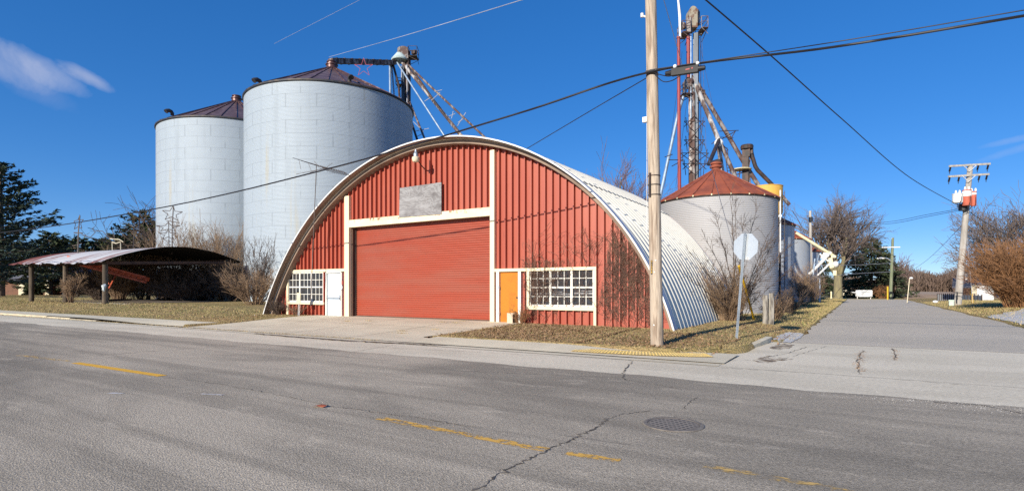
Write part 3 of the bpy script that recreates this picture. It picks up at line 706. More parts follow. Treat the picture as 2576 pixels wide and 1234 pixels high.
# cream trim
T = .10
def trim(name, x0, x1, z0, z1, proud=T, m_='cream_trim', back=0.0):
    e = MB(); e.span((x0, WALL_Y - proud, z0), (x1, WALL_Y + back, z1)); return e.build(name, m_, barn)
trim('door_post', X(873), DX0, .12, min(Z(878, 476), ztop(X(874)) - .1), .17, back=.002)
trim('door_post', DX1, X(1249), .12, Z(1245, 379), .17, back=.002)
trim('lintel', DX0, DX1, DZ - .0, DZ + .20, .175, back=.002); trim('lintel_sheet', DX0, DX1, DZ + .203, DZ + .36, .155, 'rusty_cream')
zl = Z(790, 680)
trim('head_trim', X(728), X(873) - .002, zl - .09, zl + .05, .165); trim('corner_trim', X(727), X(732), .1, zl - .092, .168)
zr = Z(1380, 677)
trim('head_trim', X(1249) + .002, X(1504), zr - .06, zr + .06, .165); trim('corner_trim', X(1497.5), X(1504), .1, zr - .062, .168); trim('corner_trim', X(1330), X(1336.5), RW[2] - .16, zr - .062, .168)
trim('window_sill', X(732) + .002, X(821), LW[2] - .16, LW[2] - .03, .18); trim('window_sill', X(1336.5) + .002, X(1497.5) - .002, RW[2] - .17, RW[2] - .03, .18)
def window(o, nx, miss):
    x0, x1, z0, z1 = o; fr = MB(); yf, yb = WALL_Y - .125, WALL_Y - .02
    fr.span((x0, yf, z0 - .03), (x1, yb, z0 + .03)); fr.span((x0, yf, z1 - .03), (x1, yb, z1 + .03))
    un = (x1 - x0) / 3
    for i in range(4):
        xx = x0 + un * i; a = max(x0, xx - .045); c = min(x1, xx + .045); fr.span((a, yf, z0 + .031), (c, yb, z1 - .031))
    zm = (z0 + z1) / 2
    for i in range(3):
        a, c = x0 + un * i + .046, x0 + un * (i + 1) - .046
        fr.span((a, yf + .012, zm - .032), (c, yb, zm + .032))
        for q in (0, 1):
            lo, hi = (z0 + .031, zm - .033) if q == 0 else (zm + .033, z1 - .031)
            fr.span((a, yf + .02, (lo + hi) / 2 - .013), (c, yb, (lo + hi) / 2 + .013))
            for k in (1, 2):
                xx = a + (c - a) * k / 3
                if (i, q, k) in miss: fr.span((xx - .013, yf + .0202, lo), (xx + .013, yb, (lo + hi) / 2 - .0132)); continue
                fr.span((xx - .013, yf + .0202, lo), (xx + .013, yb, (lo + hi) / 2 - .0132)); fr.span((xx - .013, yf + .0202, (lo + hi) / 2 + .0132), (xx + .013, yb, hi))
    w = fr.build('window', 'white_frame', barn)
    g = MB(); g.add([(x0 + .03, WALL_Y - .06, z0 + .02), (x1 - .03, WALL_Y - .06, z0 + .02), (x1 - .03, WALL_Y - .06, z1 - .02), (x0 + .03, WALL_Y - .06, z1 - .02)], [(0, 1, 2, 3)]); g.build('pane', 'window_glass', w)
    return w
window(LW, 3, {(1, 0, 1)}); rw_ = window(RW, 3, {(1, 0, 1)})
e = MB(); zq = RW[2] + (RW[3] - RW[2]) * .30; wq = RW[1] - RW[0]
for a_, b_, dz_, h_ in ((.36, .64, 0, .05), (.36, .52, .09, .03), (.70, .98, .02, .07), (.80, .97, .13, .04), (.05, .30, .02, .04)): e.span((RW[0] + wq * a_, WALL_Y - .068, zq + dz_), (RW[0] + wq * b_, WALL_Y - .0602, zq + dz_ + h_))
e.build('inside_shelf', 'weathered_plywood', rw_)
def door(o, m_, label, fw):
    x0, x1, z0, z1 = o
    f = MB(); f.span((x0 - fw, WALL_Y - .155, .1), (x0, WALL_Y + .05, z1 + .02)); f.span((x1, WALL_Y - .155, .1), (x1 + fw, WALL_Y + .05, z1 + .02)); f.span((x0, WALL_Y - .153, z1), (x1, WALL_Y + .05, z1 + .06))
    d = MB(); d.span((x0 + .012, WALL_Y - .04, z0 + .05), (x1 - .012, WALL_Y, z1 - .012)); dd = d.build('door', m_, barn); tag(dd, label)
    fr = f.build('door_frame', 'white_frame', dd)
    s_ = MB(); s_.span((x0, WALL_Y - .12, z0 - .05), (x1, WALL_Y + .04, z0 + .045)); s_.build('threshold', 'concrete', dd)
    return dd
ld_ = door(LD, 'white_door', 'pale blue-white steel door with a push bar', .07)
zb = Z(845, 749); e = MB(); e.span((LD[0] + .03, WALL_Y - .11, zb - .035), (LD[1] - .1, WALL_Y - .075, zb + .035)); e.span((LD[0] + .03, WALL_Y - .08, zb - .02), (LD[0] + .08, WALL_Y - .041, zb + .02)); e.build('push_bar', 'post_steel', ld_)
e = MB(); e.span((LD[1] - .11, WALL_Y - .125, zb - .13), (LD[1] + .06, WALL_Y - .055, zb + .10)); e.tube([(LD[1] - .05, WALL_Y - .11, zb + .1), (LD[1] - .12, WALL_Y - .14, zb + .14)], .02, 6); e.build('handle', 'dark_steel', ld_)
e = MB(); e.lathe([(0, 0), (.14, .0), (.14, .012), (0, .012)], (0, 0, 0), 14, cap=False)
pz = Z(868, 722); e.v = [(LD[1] + .02 + v[0], WALL_Y - .175 - v[2], pz + v[1]) for v in e.v]; e.build('round_plate', 'white_metal', ld_)
e = MB(); e.span((X(866), WALL_Y - .175, Z(866, 716)), (X(870), WALL_Y - .158, Z(866, 706))); e.build('notice_plate', 'red_pipe', barn)
od_ = door(OD, 'orange_panel', 'orange painted wooden door, pitted', .13)
zb = Z(1305, 748); e = MB(); e.sphere((OD[1] - .1, WALL_Y - .07, zb), .035, 8); e.tube([(OD[1] - .1, WALL_Y - .038, zb), (OD[1] - .1, WALL_Y - .06, zb)], .02, 6); e.build('handle', 'dark_steel', od_)
for zz in (OD[2] + .35, (OD[2] + OD[3]) / 2 + .35):
    e = MB(); e.span((OD[0] - .03, WALL_Y - .163, zz), (OD[0] + .02, WALL_Y - .156, zz + .12)); e.build('hinge', 'post_steel', od_)
# weathered board over the lintel
bz0, bz1 = Z(1063, 543), Z(1063, 468); bx0, bx1 = X(1011), X(1117)
e = MB(); e.v = []; e.add([(bx0, WALL_Y - .19, bz0), (bx1, WALL_Y - .19, bz0 - .02), (bx1, WALL_Y - .19, bz1 + .02), (bx0 + .05, WALL_Y - .19, bz1 - .0), (bx0, WALL_Y - .15, bz0), (bx1, WALL_Y - .15, bz0 - .02), (bx1, WALL_Y - .15, bz1 + .02), (bx0 + .05, WALL_Y - .15, bz1)], [(0, 1, 2, 3), (7, 6, 5, 4), (0, 4, 5, 1), (1, 5, 6, 2), (2, 6, 7, 3), (3, 7, 4, 0)])
for t in (.1, .5, .9): e.span((bx0 + (bx1 - bx0) * t - .05, WALL_Y - .1499, bz0 + .05), (bx0 + (bx1 - bx0) * t + .05, WALL_Y - .08, bz1 - .05))
tag(e.build('sign_board', 'weathered_plywood', barn), 'blank weathered grey plywood board')
# gooseneck yard lamp
lp = at(1046, 396, WALL_Y - .95)
lx = X(1072); lz = Z(1072, 425)
e = MB(); arm = [(lx, WALL_Y - .10, lz - .12), (lx, WALL_Y - .13, lz)]
for i in range(7):
    a = i / 6 * math.pi / 2; arm.append((lx + (lp.x + .06 - lx) * math.sin(a) , WALL_Y - .13 - .80 * math.sin(a), lz + (lp.z - .02 - lz) * (1 - math.cos(a)) ** .6))
e.tube(arm, .024, 7); e.box((lx, WALL_Y - .10, lz - .1), (.07, .05, .34)); lamp = e.build('wall_lamp', 'dark_steel', barn, smooth=40)
e = MB(); c = Vector((lp.x, lp.y, lp.z)); e.lathe([(.055, .02), (.10, .04), (.105, .16), (.06, .22), (.05, .30), (.035, .31), (.035, .35), (0, .355)], c, 14); e.build('lamp_housing', 'post_steel', lamp, smooth=35)
e = MB(); e.lathe([(.0, -.20), (.115, -.19), (.155, -.14), (.165, .0), (.12, .03), (0, .031)], c, 16, cap=False); e.build('lamp_shade', 'cream_wall', lamp, smooth=40)
e = MB(); e.tube([(lx, WALL_Y - .1, lz - .27), (lx + .01, WALL_Y - .1, bz1 + .1)], .012, 5); e.build('conduit', 'cream_metal', barn)
e = MB(); q = at(1420, 610, WALL_Y); e.sphere((X(838), WALL_Y - .07, Z(838, 590)), .07, 8, (1, .6, .6)); e.tube([(X(838), WALL_Y - .05, Z(838, 590)), (X(838) + .02, WALL_Y - .02, Z(838, 590) - .25)], .012, 5); e.build('bracket', 'rusty_steel', barn)
e = MB(); e.span((XL + .4, WALL_Y - .35, -.05), (DX0 - .06, WALL_Y - .12, .20)); e.build('footing', 'concrete', barn); e = MB(); e.span((DX1 + .3, WALL_Y - .3, -.05), (XR - .1, WALL_Y - .12, .10)); e.build('footing', 'concrete', barn)
# side footing under the roof edge
for t0 in (0, 1):
    e = MB(); x_ = arch(t0)[0] + (.05 if t0 else -.05)
    e.span((x_ - .25, RIM_Y + .05, -.1), (x_ + .15, BACK_Y, arch(t0)[1] + .03 if t0 == 0 else arch(t0)[1] + .02)); e.build('footing', 'concrete', barn)
# small things at the doors
q = gnd(1297, 812, .24); q = Vector((X(1299), WALL_Y - .38, .24)); bxt = thing('tan_box', q, 'small tan open box standing at the foot of the orange door', 'box')
e = MB(); w_, d_, h_ = .26, .24, .40
e.span(q + Vector((-w_ / 2, -d_ / 2, 0)), q + Vector((w_ / 2, -d_ / 2 + .02, h_))); e.span(q + Vector((-w_ / 2, -d_ / 2 + .021, 0)), q + Vector((-w_ / 2 + .02, d_ / 2, h_))); e.span(q + Vector((-w_ / 2 + .021, d_ / 2 - .02, 0)), q + Vector((w_ / 2, d_ / 2, h_))); e.span(q + Vector((w_ / 2 - .1, -d_ / 2 + .021, 0)), q + Vector((w_ / 2, d_ / 2 - .021, .03)))
e.build('box_shell', 'tan_box', bxt); e = MB(); e.span(q + Vector((w_ / 2 - .022, -d_ / 2 + .022, .031)), q + Vector((w_ / 2 - .004, d_ / 2 - .022, h_ - .04))); e.build('dark_panel', 'reveal_wood', bxt)
q = Vector((X(778) + .3, WALL_Y - .9, .2)); sg = thing('yard_sign', q, 'faded yellow sign sheet on a thin white stake below the left window', 'sign')
e = MB(); e.beam(q + Vector((0, 0, -.1)), q + Vector((.07, 0, 1.05)), .04, .02); e.beam(q + Vector((.05, .03, 0)), q + Vector((.09, .03, .6)), .025, .015); e.build('stake', 'white_metal', sg)
e = MB(); e.box(q + Vector((.05, -.02, .93)), (.26, .008, .52), Matrix.Rotation(R(4), 3, 'Y')); e.build('sign_sheet', 'cream_metal', sg)
# ------------------------------------------------------------------ silos and bins
def corrugated(c, r, z0, z1, pitch, amp, n, mat_, parent, name='wall'):
    nz = int((z1 - z0) / pitch * 4); zz = np.linspace(z0, z1, nz + 1); rr = r + amp * np.cos((zz - z0) / pitch * 2 * math.pi)
    a = np.arange(n) * 2 * math.pi / n
    V = np.stack([c[0] + rr[:, None] * np.cos(a), c[1] + rr[:, None] * np.sin(a), np.repeat(zz[:, None], n, 1)], -1).reshape(-1, 3)
    i = np.arange(nz)[:, None] * n; k = np.arange(n); k2 = (k + 1) % n
    F = np.stack([i + k, i + k2, i + n + k2, i + n + k], -1).reshape(-1, 4)
    return np_mesh(name, V, F, mat_, parent, smooth=True)
def cone_roof(c, r, z0, z1, ribs, m_roof, m_rib, parent, rtop, over=.12, ribh=.05, ribw=.07):
    e = MB(); n = ribs
    pr = [(r + over, z0 - .05), (r + over, z0), (rtop, z1), (0, z1)]
    cc = Vector((c[0], c[1], 0)); e.lathe(pr, cc, max(n, 24), cap=False); rf = e.build('roof', m_roof, parent)
    e = MB()
    for k in range(n):
        a = 2 * math.pi * k / n; d = Vector((math.cos(a), math.sin(a), 0))
        e.beam(cc + d * (r + over + .01) + Vector((0, 0, z0 + ribh * .4)), cc + d * rtop + Vector((0, 0, z1 + ribh * .4)), ribw, ribh)
    e.build('rib', m_rib, rf)
    return rf
def silo(c, r, eave, peak, label):
    s_ = thing('grain_silo', (c[0], c[1], .3), label, 'silo', 'tall galvanised grain silos')
    corrugated(c, r, .2, eave, .111, .014, 120, 'silo_sheet', s_)
    e = MB(); e.lathe([(r + .03, eave - .16), (r + .05, eave + .02), (r + .14, eave + .03), (r + .14, eave - .1), (r + .03, eave - .16)], (c[0], c[1], 0), 96, cap=False); e.build('eave_band', 'eave_dark', s_, smooth=40)
    rf = cone_roof(c, r, eave, peak, 34, 'maroon_roof', 'maroon_rib', s_, .5, .12, .07, .10)
    e = MB(); e.lathe([(.52, peak - .15), (.52, peak + .32), (.6, peak + .34), (.6, peak + .42), (.42, peak + .46), (.42, peak + .62), (.50, peak + .63), (.48, peak + .72), (.0, peak + .78)], (c[0], c[1], 0), 22, cap=False); e.build('cap', 'maroon_rib', rf, smooth=35)
    return s_, rf
SILO_A, SILO_B = (-44.3, 37.3), (-61.0, 37.7)
SR = 7.85
def gooseneck(c, a, rf, m_='eave_dark'):
    d = Vector((math.cos(a), math.sin(a), 0)); p = Vector((c[0], c[1], 0)) + d * (SR - .75) + Vector((0, 0, EAVE + .35))
    e = MB(); e.tube([p, p + Vector((0, 0, .22)), p + d * .10 + Vector((0, 0, .36)), p + d * .32 + Vector((0, 0, .42)), p + d * .55 + Vector((0, 0, .32)), p + d * .64 + Vector((0, 0, .22))], [.17, .17, .18, .19, .21, .23], 12); e.build('roof_vent', m_, rf, smooth=45)
EAVE = 19.35
sa, rfa = silo(SILO_A, SR, EAVE, 23.3, 'near tall pale galvanised silo with rusty streaks, its dark roof joined by a conveyor')
sb, rfb = silo(SILO_B, SR, EAVE - .25, 23.1, 'farther tall galvanised silo half hidden behind the near one, above the open shed')
for rf, c in ((rfa, SILO_A), (rfb, SILO_B)):
    tocam = math.atan2(-c[1], -c[0])
    gooseneck(c, tocam - R(58), rf); gooseneck(c, tocam + R(12), rf); gooseneck(c, tocam + R(150), rf); gooseneck(c, tocam - R(130), rf)
e = MB(); v = dep(985, 258, 55.5); e.sphere(v, .52, 12, (1, 1, .8)); e.tube([v + Vector((0, 0, -.9)), v], .3, 10); e.build('roof_fan', 'pale_green', rfa, smooth=60)
def bin_(c, r, eave, peak, label, m_wall, cap=True, ladder=None, ribs=22):
    s_ = thing('grain_bin', (c[0], c[1], .15), label, 'grain bin', 'row of grain bins along the side road')
    corrugated(c, r, .08, eave, .100, .015, 96, m_wall, s_)
    e = MB(); e.lathe([(r + .02, eave - .10), (r + .09, eave - .05), (r + .09, eave + .02), (r, eave + .03)], (c[0], c[1], 0), 64, cap=False); e.build('eave_band', 'dark_steel', s_)
    rf = cone_roof(c, r, eave + .04, peak, ribs, 'rust_roof', 'rust_rib', s_, .27, .14, .04, .04)
    e = MB(); e.lathe([(.27, peak - .12), (.27, peak + .14), (.36, peak + .16), (.38, peak + .24), (.34, peak + .28), (.26, peak + .30), (.26, peak + .36), (.34, peak + .38), (.32, peak + .46), (.16, peak + .54), (0, peak + .56)], (c[0], c[1], 0), 24, cap=False); e.build('cap', 'rust_roof', rf, smooth=35)
    for k in range(ribs):
        a = 2 * math.pi * k / ribs; e = MB(); e.box((c[0] + (r + .1) * math.cos(a), c[1] + (r + .1) * math.sin(a), eave - .0), (.05, .06, .10), Matrix.Rotation(a, 3, 'Z')); e.build('eave_clip', 'cream_metal', rf)
    return s_, rf
BR = 3.4
b1, rf1 = bin_((-7.42, 35.2), BR, 6.78, 8.75, 'corrugated grain bin with a rusty red cone roof behind the leafless sapling', 'bin_sheet')
b2, rf2 = bin_((-8.05, 51.6), BR, 6.85, 8.8, 'shaded grey grain bin with a small rusty hatch low on its wall', 'grey_bin_sheet')
b3, rf3 = bin_((-7.95, 67.6), BR, 6.85, 8.9, 'grain bin with a curved shadow edge across its wall, beside the loading spouts', 'grey_bin_sheet')
b4, rf4 = bin_((-7.95, 84.5), BR, 6.5, 8.4, 'grey grain bin farthest down the row, nearest the huge bare tree', 'grey_bin_sheet')
p = at(1974, 714, 47.9); e = MB(); pa = math.atan2(p.y - 51.6, p.x + 8.05)
for s_ in (0,):
    d = Vector((math.cos(-R(78)), math.sin(-R(78)), 0)); t = Vector((-d.y, d.x, 0)); c = Vector((-8.05, 51.6, 1.95)) + d * (BR + .1)
    rot = Matrix((t, d, Vector((0, 0, 1)))).transposed()
    c = dep(1974, 713, 49.0); e.box(c, (.62, .12, .95), rot); e.box(c + Vector((0, -.1, .5)), (.75, .3, .05), rot)
e.build('hatch', 'rusty_steel', b2)
# stairs/ladder and white pipe between first and second bin
pv = dep(1963, 640, 41); pp = thing('standpipe', (pv.x, pv.y, .1), 'white standpipe beside a ladder at the right edge of the red-roofed bin', 'pipe')
e = MB(); a = dep(1963, 478, 41); q = dep(1963, 640, 41); e.tube([a, q], .05, 8); e.box(a + Vector((0, 0, -1.9)), (.2, .2, .15)); e.build('pipe', 'white_metal', pp, smooth=40); e = MB(); e.tube([q - Vector((0, 0, .002)), (q.x, q.y, .05)], .05, 8); e.build('lower_pipe', 'dark_steel', pp, smooth=40)
e = MB(); a = dep(1968, 480, 41.6); 
for s_ in (-.16, .16): e.beam((a.x + s_, a.y, .1), (a.x + s_, a.y, a.z), .04)
zz = .4
while zz < a.z: e.beam((a.x - .16, a.y, zz), (a.x + .16, a.y, zz), .03); zz += .32
e.build('ladder', 'dark_steel', pp)
# yellow hopper tank on legs
tk = dep(1929, 487, 43.0); tank = thing('hopper_tank', (tk.x, tk.y, .1), 'yellow round tank on legs showing above the red cone roof', 'tank')
tz = dep(1929, 471, 43).z
e = MB(); e.lathe([(.25, tz - 3.4), (1.12, tz - 2.0), (1.13, tz), (1.16, tz + .0), (1.16, tz + .04), (.1, tz + .16), (0, tz + .16)], (tk.x, tk.y, 0), 32, cap=False); e.build('tank_shell', 'tank_yellow', tank, smooth=40)
for sx in (-1, 1):
    for sy in (-1, 1): e = MB(); e.beam((tk.x + sx * .8, tk.y + sy * .8, .05), (tk.x + sx * .8, tk.y + sy * .8, tz - 1.9), .12); e.build('leg', 'dark_steel', tank)
e = MB(); e.beam(dep(1962, 487, 42.6), dep(1986, 515, 42.6), .16, .22); e.build('chute', 'rusty_steel', tank)

# ------------------------------------------------------------------ bucket elevators
def pipe(name, pts, r, m_, parent, n=8): e = MB(); e.tube(pts, r, n); return e.build(name, m_, parent, smooth=50)
DL = 64.0
P = lambda x, y, d=DL: dep(x, y, d)
la = thing('bucket_elevator', (P(1021, 600).x, P(1021, 600).y, .2), 'tall rusty bucket elevator with fanned-out spouts behind the big silo', 'grain elevator', 'bucket elevators over the bins')
def trunk(name, px, ptop, w, m_, parent, d): 
    a = dep(px, ptop, d); e = MB(); e.span((a.x - w / 2, a.y - w / 2, .2), (a.x + w / 2, a.y + w / 2, a.z)); return e.build(name, m_, parent)
trunk('trunk', 1016, 158, .34, 'grey_trunk', la, DL); trunk('trunk', 1027, 150, .40, 'dark_steel', la, DL)
e = MB(); a = P(1021, 200)
for s_ in (-.3, .55): e.tube([(a.x + s_, a.y - .4, .2), (a.x + s_, a.y - .4, P(1021, 168).z)], .05, 5)
e.build('ladder_rail', 'pale_wire', la)
hb = P(1015, 138); e = MB()
hw = .62; prof_ = [(-hw, 0), (hw, 0), (hw, 1.2)] + [(hw * math.cos(t), 1.2 + .35 * math.sin(t)) for t in np.linspace(.2, math.pi - .2, 7)] + [(-hw, 1.2)]
hz = P(1015, 168).z; hx = P(1015, 140).x; hy_ = P(1015, 140).y
ex = Vector((cA, sA, 0)); ey = Vector((-sA, cA, 0))
e.prism([Vector((hx, hy_, P(1015, 150).z)) + ex * q[0] + Vector((0, 0, q[1] * .9)) - ey * .4 for q in prof_], ey * .8); e.build('head', 'rusty_steel', la, smooth=30)
e = MB(); e.box(P(1024, 134), (.5, .5, .5)); e.box(P(1042, 132), (.55, .4, .4)); e.build('motor', 'dark_steel', la)
def platform(name, x0, x1, ytop, ybot, d, parent, m_='rusty_steel', wd=1.3):
    A, B = dep(x0, ybot, d), dep(x1, ybot, d); h = dep(x0, ytop, d).z - A.z
    dirn = (B - A).normalized(); n = Vector((-dirn.y, dirn.x, 0)) * wd
    e = MB(); C = [A - n * .5, B - n * .5, B + n * .5, A + n * .5]
    e.prism(C, Vector((0, 0, .05)))
    for i in range(4):
        p, q = C[i], C[(i + 1) % 4]; e.beam(p, p + Vector((0, 0, h)), .045)
        for f in (.55, 1): e.beam(p + Vector((0, 0, h * f)), q + Vector((0, 0, h * f)), .04)
        e.beam(p, q + Vector((0, 0, -.5)), .04)
    return e.build(name, m_, parent)
platform('platform', 1029, 1051, 122, 146, DL, la, 'dark_steel')
e = MB(); da = P(1006, 152); e.lathe([(.95, -.05), (.98, .08), (.14, 1.15), (.10, 1.2), (0, 1.2)], da, 16, cap=True); e.build('distributor', 'pale_green', la, smooth=30)
platform('platform', 998, 1012, 200, 216, DL, la, 'dark_steel', 1.0)
pk = Vector((SILO_A[0] + .1, SILO_A[1] - .2, 24.0))
e = MB(); e.beam(P(992, 158), pk, .55, .5); cv = e.build('conveyor', 'rusty_steel', la)
for i in range(9):
    e = MB(); q = P(992, 158).lerp(pk, (i + .5) / 9); e.box(q, (.62, .12, .58), Matrix.Rotation(math.atan2(pk.x - P(992, 158).x, -(pk.y - P(992, 158).y)), 3, 'Z')); e.build('flange', 'dark_steel', cv)
def down(a, b_, zend):
    """carry the spout a-b on down to height zend behind the barn"""
    d = b_ - a; t = (zend - a.z) / d.z; return a + d * t
for px, r, m_ in (([(981, 160), (982, 257)], .13, 'blue_steel'), ([(985, 163), (993, 259)], .10, 'blue_steel'), ([(989, 163), (1003, 215), (1007, 276)], .13, 'dark_steel')):
    pipe('spout', [P(*q, DL - (1.5 * i)) for i, q in enumerate(px)], r, m_, la)
for px, r, m_ in (([(997, 154), (1034, 212), (1115, 337)], .10, 'blue_steel'), ([(1009, 153), (1085, 247), (1157, 337)], .19, 'peeling_white'), ([(1022, 156), (1060, 208), (1098, 262), (1160, 345)], .12, 'dark_steel'),
                  ([(1024, 160), (1074, 209), (1216, 342)], .12, 'rusty_steel'), ([(1031, 257), (1066, 343)], .11, 'rusty_steel'), ([(1029, 288), (1049, 350)], .13, 'dark_steel')):
    n_ = len(px); Q = [P(*q, DL - 4.0 * i / (n_ - 1)) for i, q in enumerate(px)]; Q.append(down(Q[-2], Q[-1], 4.0)); pipe('spout', Q, r, m_, la)
e = MB()
for a, b_ in (((1082, 246), (1068, 255)), ((1094, 231), (1112, 226)), ((1085, 253), (1107, 233)), ((1128, 293), (1145, 286)), ((1150, 318), (1172, 283)), ((1170, 296), (1152, 308)), ((1045, 330), (1079, 323)), ((1050, 343), (1066, 335)), ((1040, 306), (1066, 332)), ((1140, 280), (1136, 298))):
    e.tube([P(*a, 61.5), P(*b_, 61.5)], .04, 5)
e.build('brace', 'pale_wire', la)

D2 = 45.0
P2 = lambda x, y, d=D2: dep(x, y, d)
lb = thing('bucket_elevator', (P2(1745, 600).x, P2(1745, 600).y, .2), 'taller bucket elevator with railed platforms and forked spouts behind the red-roofed bin', 'grain elevator', 'bucket elevators over the bins')
a = P2(1738, 190); e = MB(); e.span((a.x - .15, a.y - .15, .2), (a.x + .15, a.y + .15, a.z)); e.build('trunk', 'rust_trunk', lb)
a = P2(1751, 85); e = MB(); e.span((a.x - .2, a.y - .2, .2), (a.x + .2, a.y + .2, a.z)); e.build('trunk', 'grey_trunk', lb)
a = P2(1733.5, 92); e = MB(); e.tube([(a.x, a.y - .25, P2(1733, 198).z), (a.x, a.y - .25, a.z)], .15, 10); e.build('spout', 'red_pipe', lb, smooth=40)
a = P2(1741, 150); e = MB(); e.tube([(a.x, a.y - .35, P2(1741, 300).z), (a.x, a.y - .35, P2(1741, 90).z)], .035, 6); e.build('conduit', 'blue_steel', lb, smooth=40)
a = P2(1747, 300); e = MB(); e.beam((a.x + .1, a.y - .25, .3), (a.x + .0, a.y - .25, P2(1747, 235).z), .30, .18); e.build('spout', 'rusty_steel', lb)
e = MB(); c0 = P2(1740, 75); W0, H0 = .33, P2(1740, 22).z - P2(1740, 75).z
pr = [(-W0, 0), (W0, 0), (W0, H0 - .45)] + [(W0 * math.cos(t), H0 - .45 + .45 * math.sin(t)) for t in np.linspace(.15, math.pi - .15, 8)] + [(-W0, H0 - .45)]
e.prism([c0 + ex * q[0] + Vector((0, 0, q[1])) - ey * .45 for q in pr], ey * .9); e.build('head', 'weathered_head', lb, smooth=30)
e = MB(); e.span(c0 + Vector((-.22, -.62, -.4)), c0 + Vector((.12, -.2, .75))); e.box(P2(1752, 45), (.4, .6, 1.1)); e.build('discharge_box', 'rusty_steel', lb)
e = MB(); e.box(P2(1718, 66), (.35, .35, .45)); e.build('motor', 'rusty_steel', lb)
platform('platform', 1757, 1773, 52, 80, D2, lb, 'rusty_steel', 1.5); platform('platform', 1711, 1730, 62, 90, D2, lb, 'rusty_steel', 1.4)
platform('platform', 1713, 1737, 218, 240, D2, lb, 'rusty_steel', 1.0); platform('platform', 1752, 1768, 232, 250, D2, lb, 'dark_steel', 1.0)
e = MB(); e.sphere(P2(1733, 206), .42, 10, (1, 1, .8)); e.box(P2(1730, 215), (.7, .5, .45)); e.tube([P2(1725, 212), P2(1718, 240), P2(1708, 285)], .10, 6); e.build('distributor', 'rusty_steel', lb)
pipe('spout', [P2(1738, 200), P2(1752, 206), P2(1871, 408, 43.2), P2(1908, 466, 43.0)], .17, 'rusty_steel', lb)
pipe('spout', [P2(1738, 192), P2(1750, 212), P2(1809, 355, 42.5)], .18, 'peeling_white', lb)
pipe('spout', [P2(1809, 352, 42.5), P2(1852, 450, 42.0), P2(1862, 472, 41.8)], .15, 'rusty_steel', lb)
pipe('spout', [P2(1809, 352, 42.5), P2(1783, 412, 38.0), Vector((-7.3, 35.2, 9.3))], .15, 'dark_steel', lb)
pipe('spout', [P2(1807, 362, 42.5), P2(1819, 445, 42.5), P2(1824, 480, 42.5)], .17, 'peeling_white', lb)
pipe('spout', [P2(1728, 214), P2(1706, 285), P2(1664, 478, 44), down(P2(1706, 285), P2(1664, 478, 44), 3)], .13, 'blue_steel', lb)
e = MB(); e.sphere(P2(1808, 360, 42.5), .34, 10); e.build('elbow', 'white_metal', lb)
e = MB()
for y0, w in ((305, 26), (352, 26), (385, 36), (412, 30)):
    for dx in (-1, 1):
        for (q1, q2) in (((1747, y0), (1747 + dx * w, y0)), ((1747 + dx * w, y0), (1747, y0 + 26)), ((1747 + dx * (w - 4), y0 - 10), (1747 + dx * (w - 8), y0 + 28)), ((1747, y0 - 14), (1747 + dx * w, y0 + 14))): e.tube([P2(*q1, 44.6), P2(*q2, 44.6)], .028, 4)
for q1, q2 in (((1809, 330), (1858, 328)), ((1812, 352), (1850, 330)), ((1800, 345), (1845, 346)), ((1820, 366), (1832, 378)), ((1850, 330), (1840, 346)), ((1790, 362), (1812, 345)), ((1682, 402), (1719, 402)), ((1690, 418), (1719, 402)), ((1672, 395), (1692, 388))): e.tube([P2(*q1, 43.4), P2(*q2, 43.4)], .03, 4)
for q1, q2 in (((1766, 95), (1778, 420)), ((1760, 110), (1800, 300)), ((1716, 130), (1672, 470)), ((1730, 240), (1700, 470))): e.tube([P2(*q1, 44.5), P2(*q2, 43)], .012, 3)
e.build('brace', 'dark_steel', lb)
e = MB(); a = P2(1761, 100)
for s_ in (-.13, .13): e.tube([(a.x + s_, a.y - .3, 1), (a.x + s_, a.y - .3, a.z)], .025, 4)
e.build('ladder_rail', 'dark_steel', lb)
e = MB()
for s_ in (0, 7): e.tube([P2(1822 + s_, 372, 42.3), P2(1833 + s_, 455, 42.3)], .03, 4)
for i in range(12): e.tube([P2(1822 + i, 372 + 7.2 * i, 42.3), P2(1829 + i, 372 + 7.2 * i, 42.3)], .02, 4)
e.build('ladder', 'dark_steel', lb)
rp = P2(1707, 97, 43.5); pl = thing('red_pipe', (rp.x, rp.y, .1), 'straight dark red pipe rising beside the elevator, right of the wooden pole', 'pipe')
e = MB(); e.tube([(rp.x + .12, rp.y, .1), (rp.x, rp.y, rp.z)], [.15, .12], 10); e.lathe([(.16, 0), (.16, .12), (0, .13)], rp, 10, cap=False); e.build('pipe_shaft', 'red_pipe', pl, smooth=40)
wp = P2(1709, 90, 44.5); wl = MB(); wl.tube([P2(1711, 96, 44.5), P2(1710, 40, 44.5), P2(1706, 0, 44.5), P2(1704, -30, 44.5)], [.09, .11, .08, .05], 7); wl.build('antenna_mast', 'white_metal', lb, smooth=40)
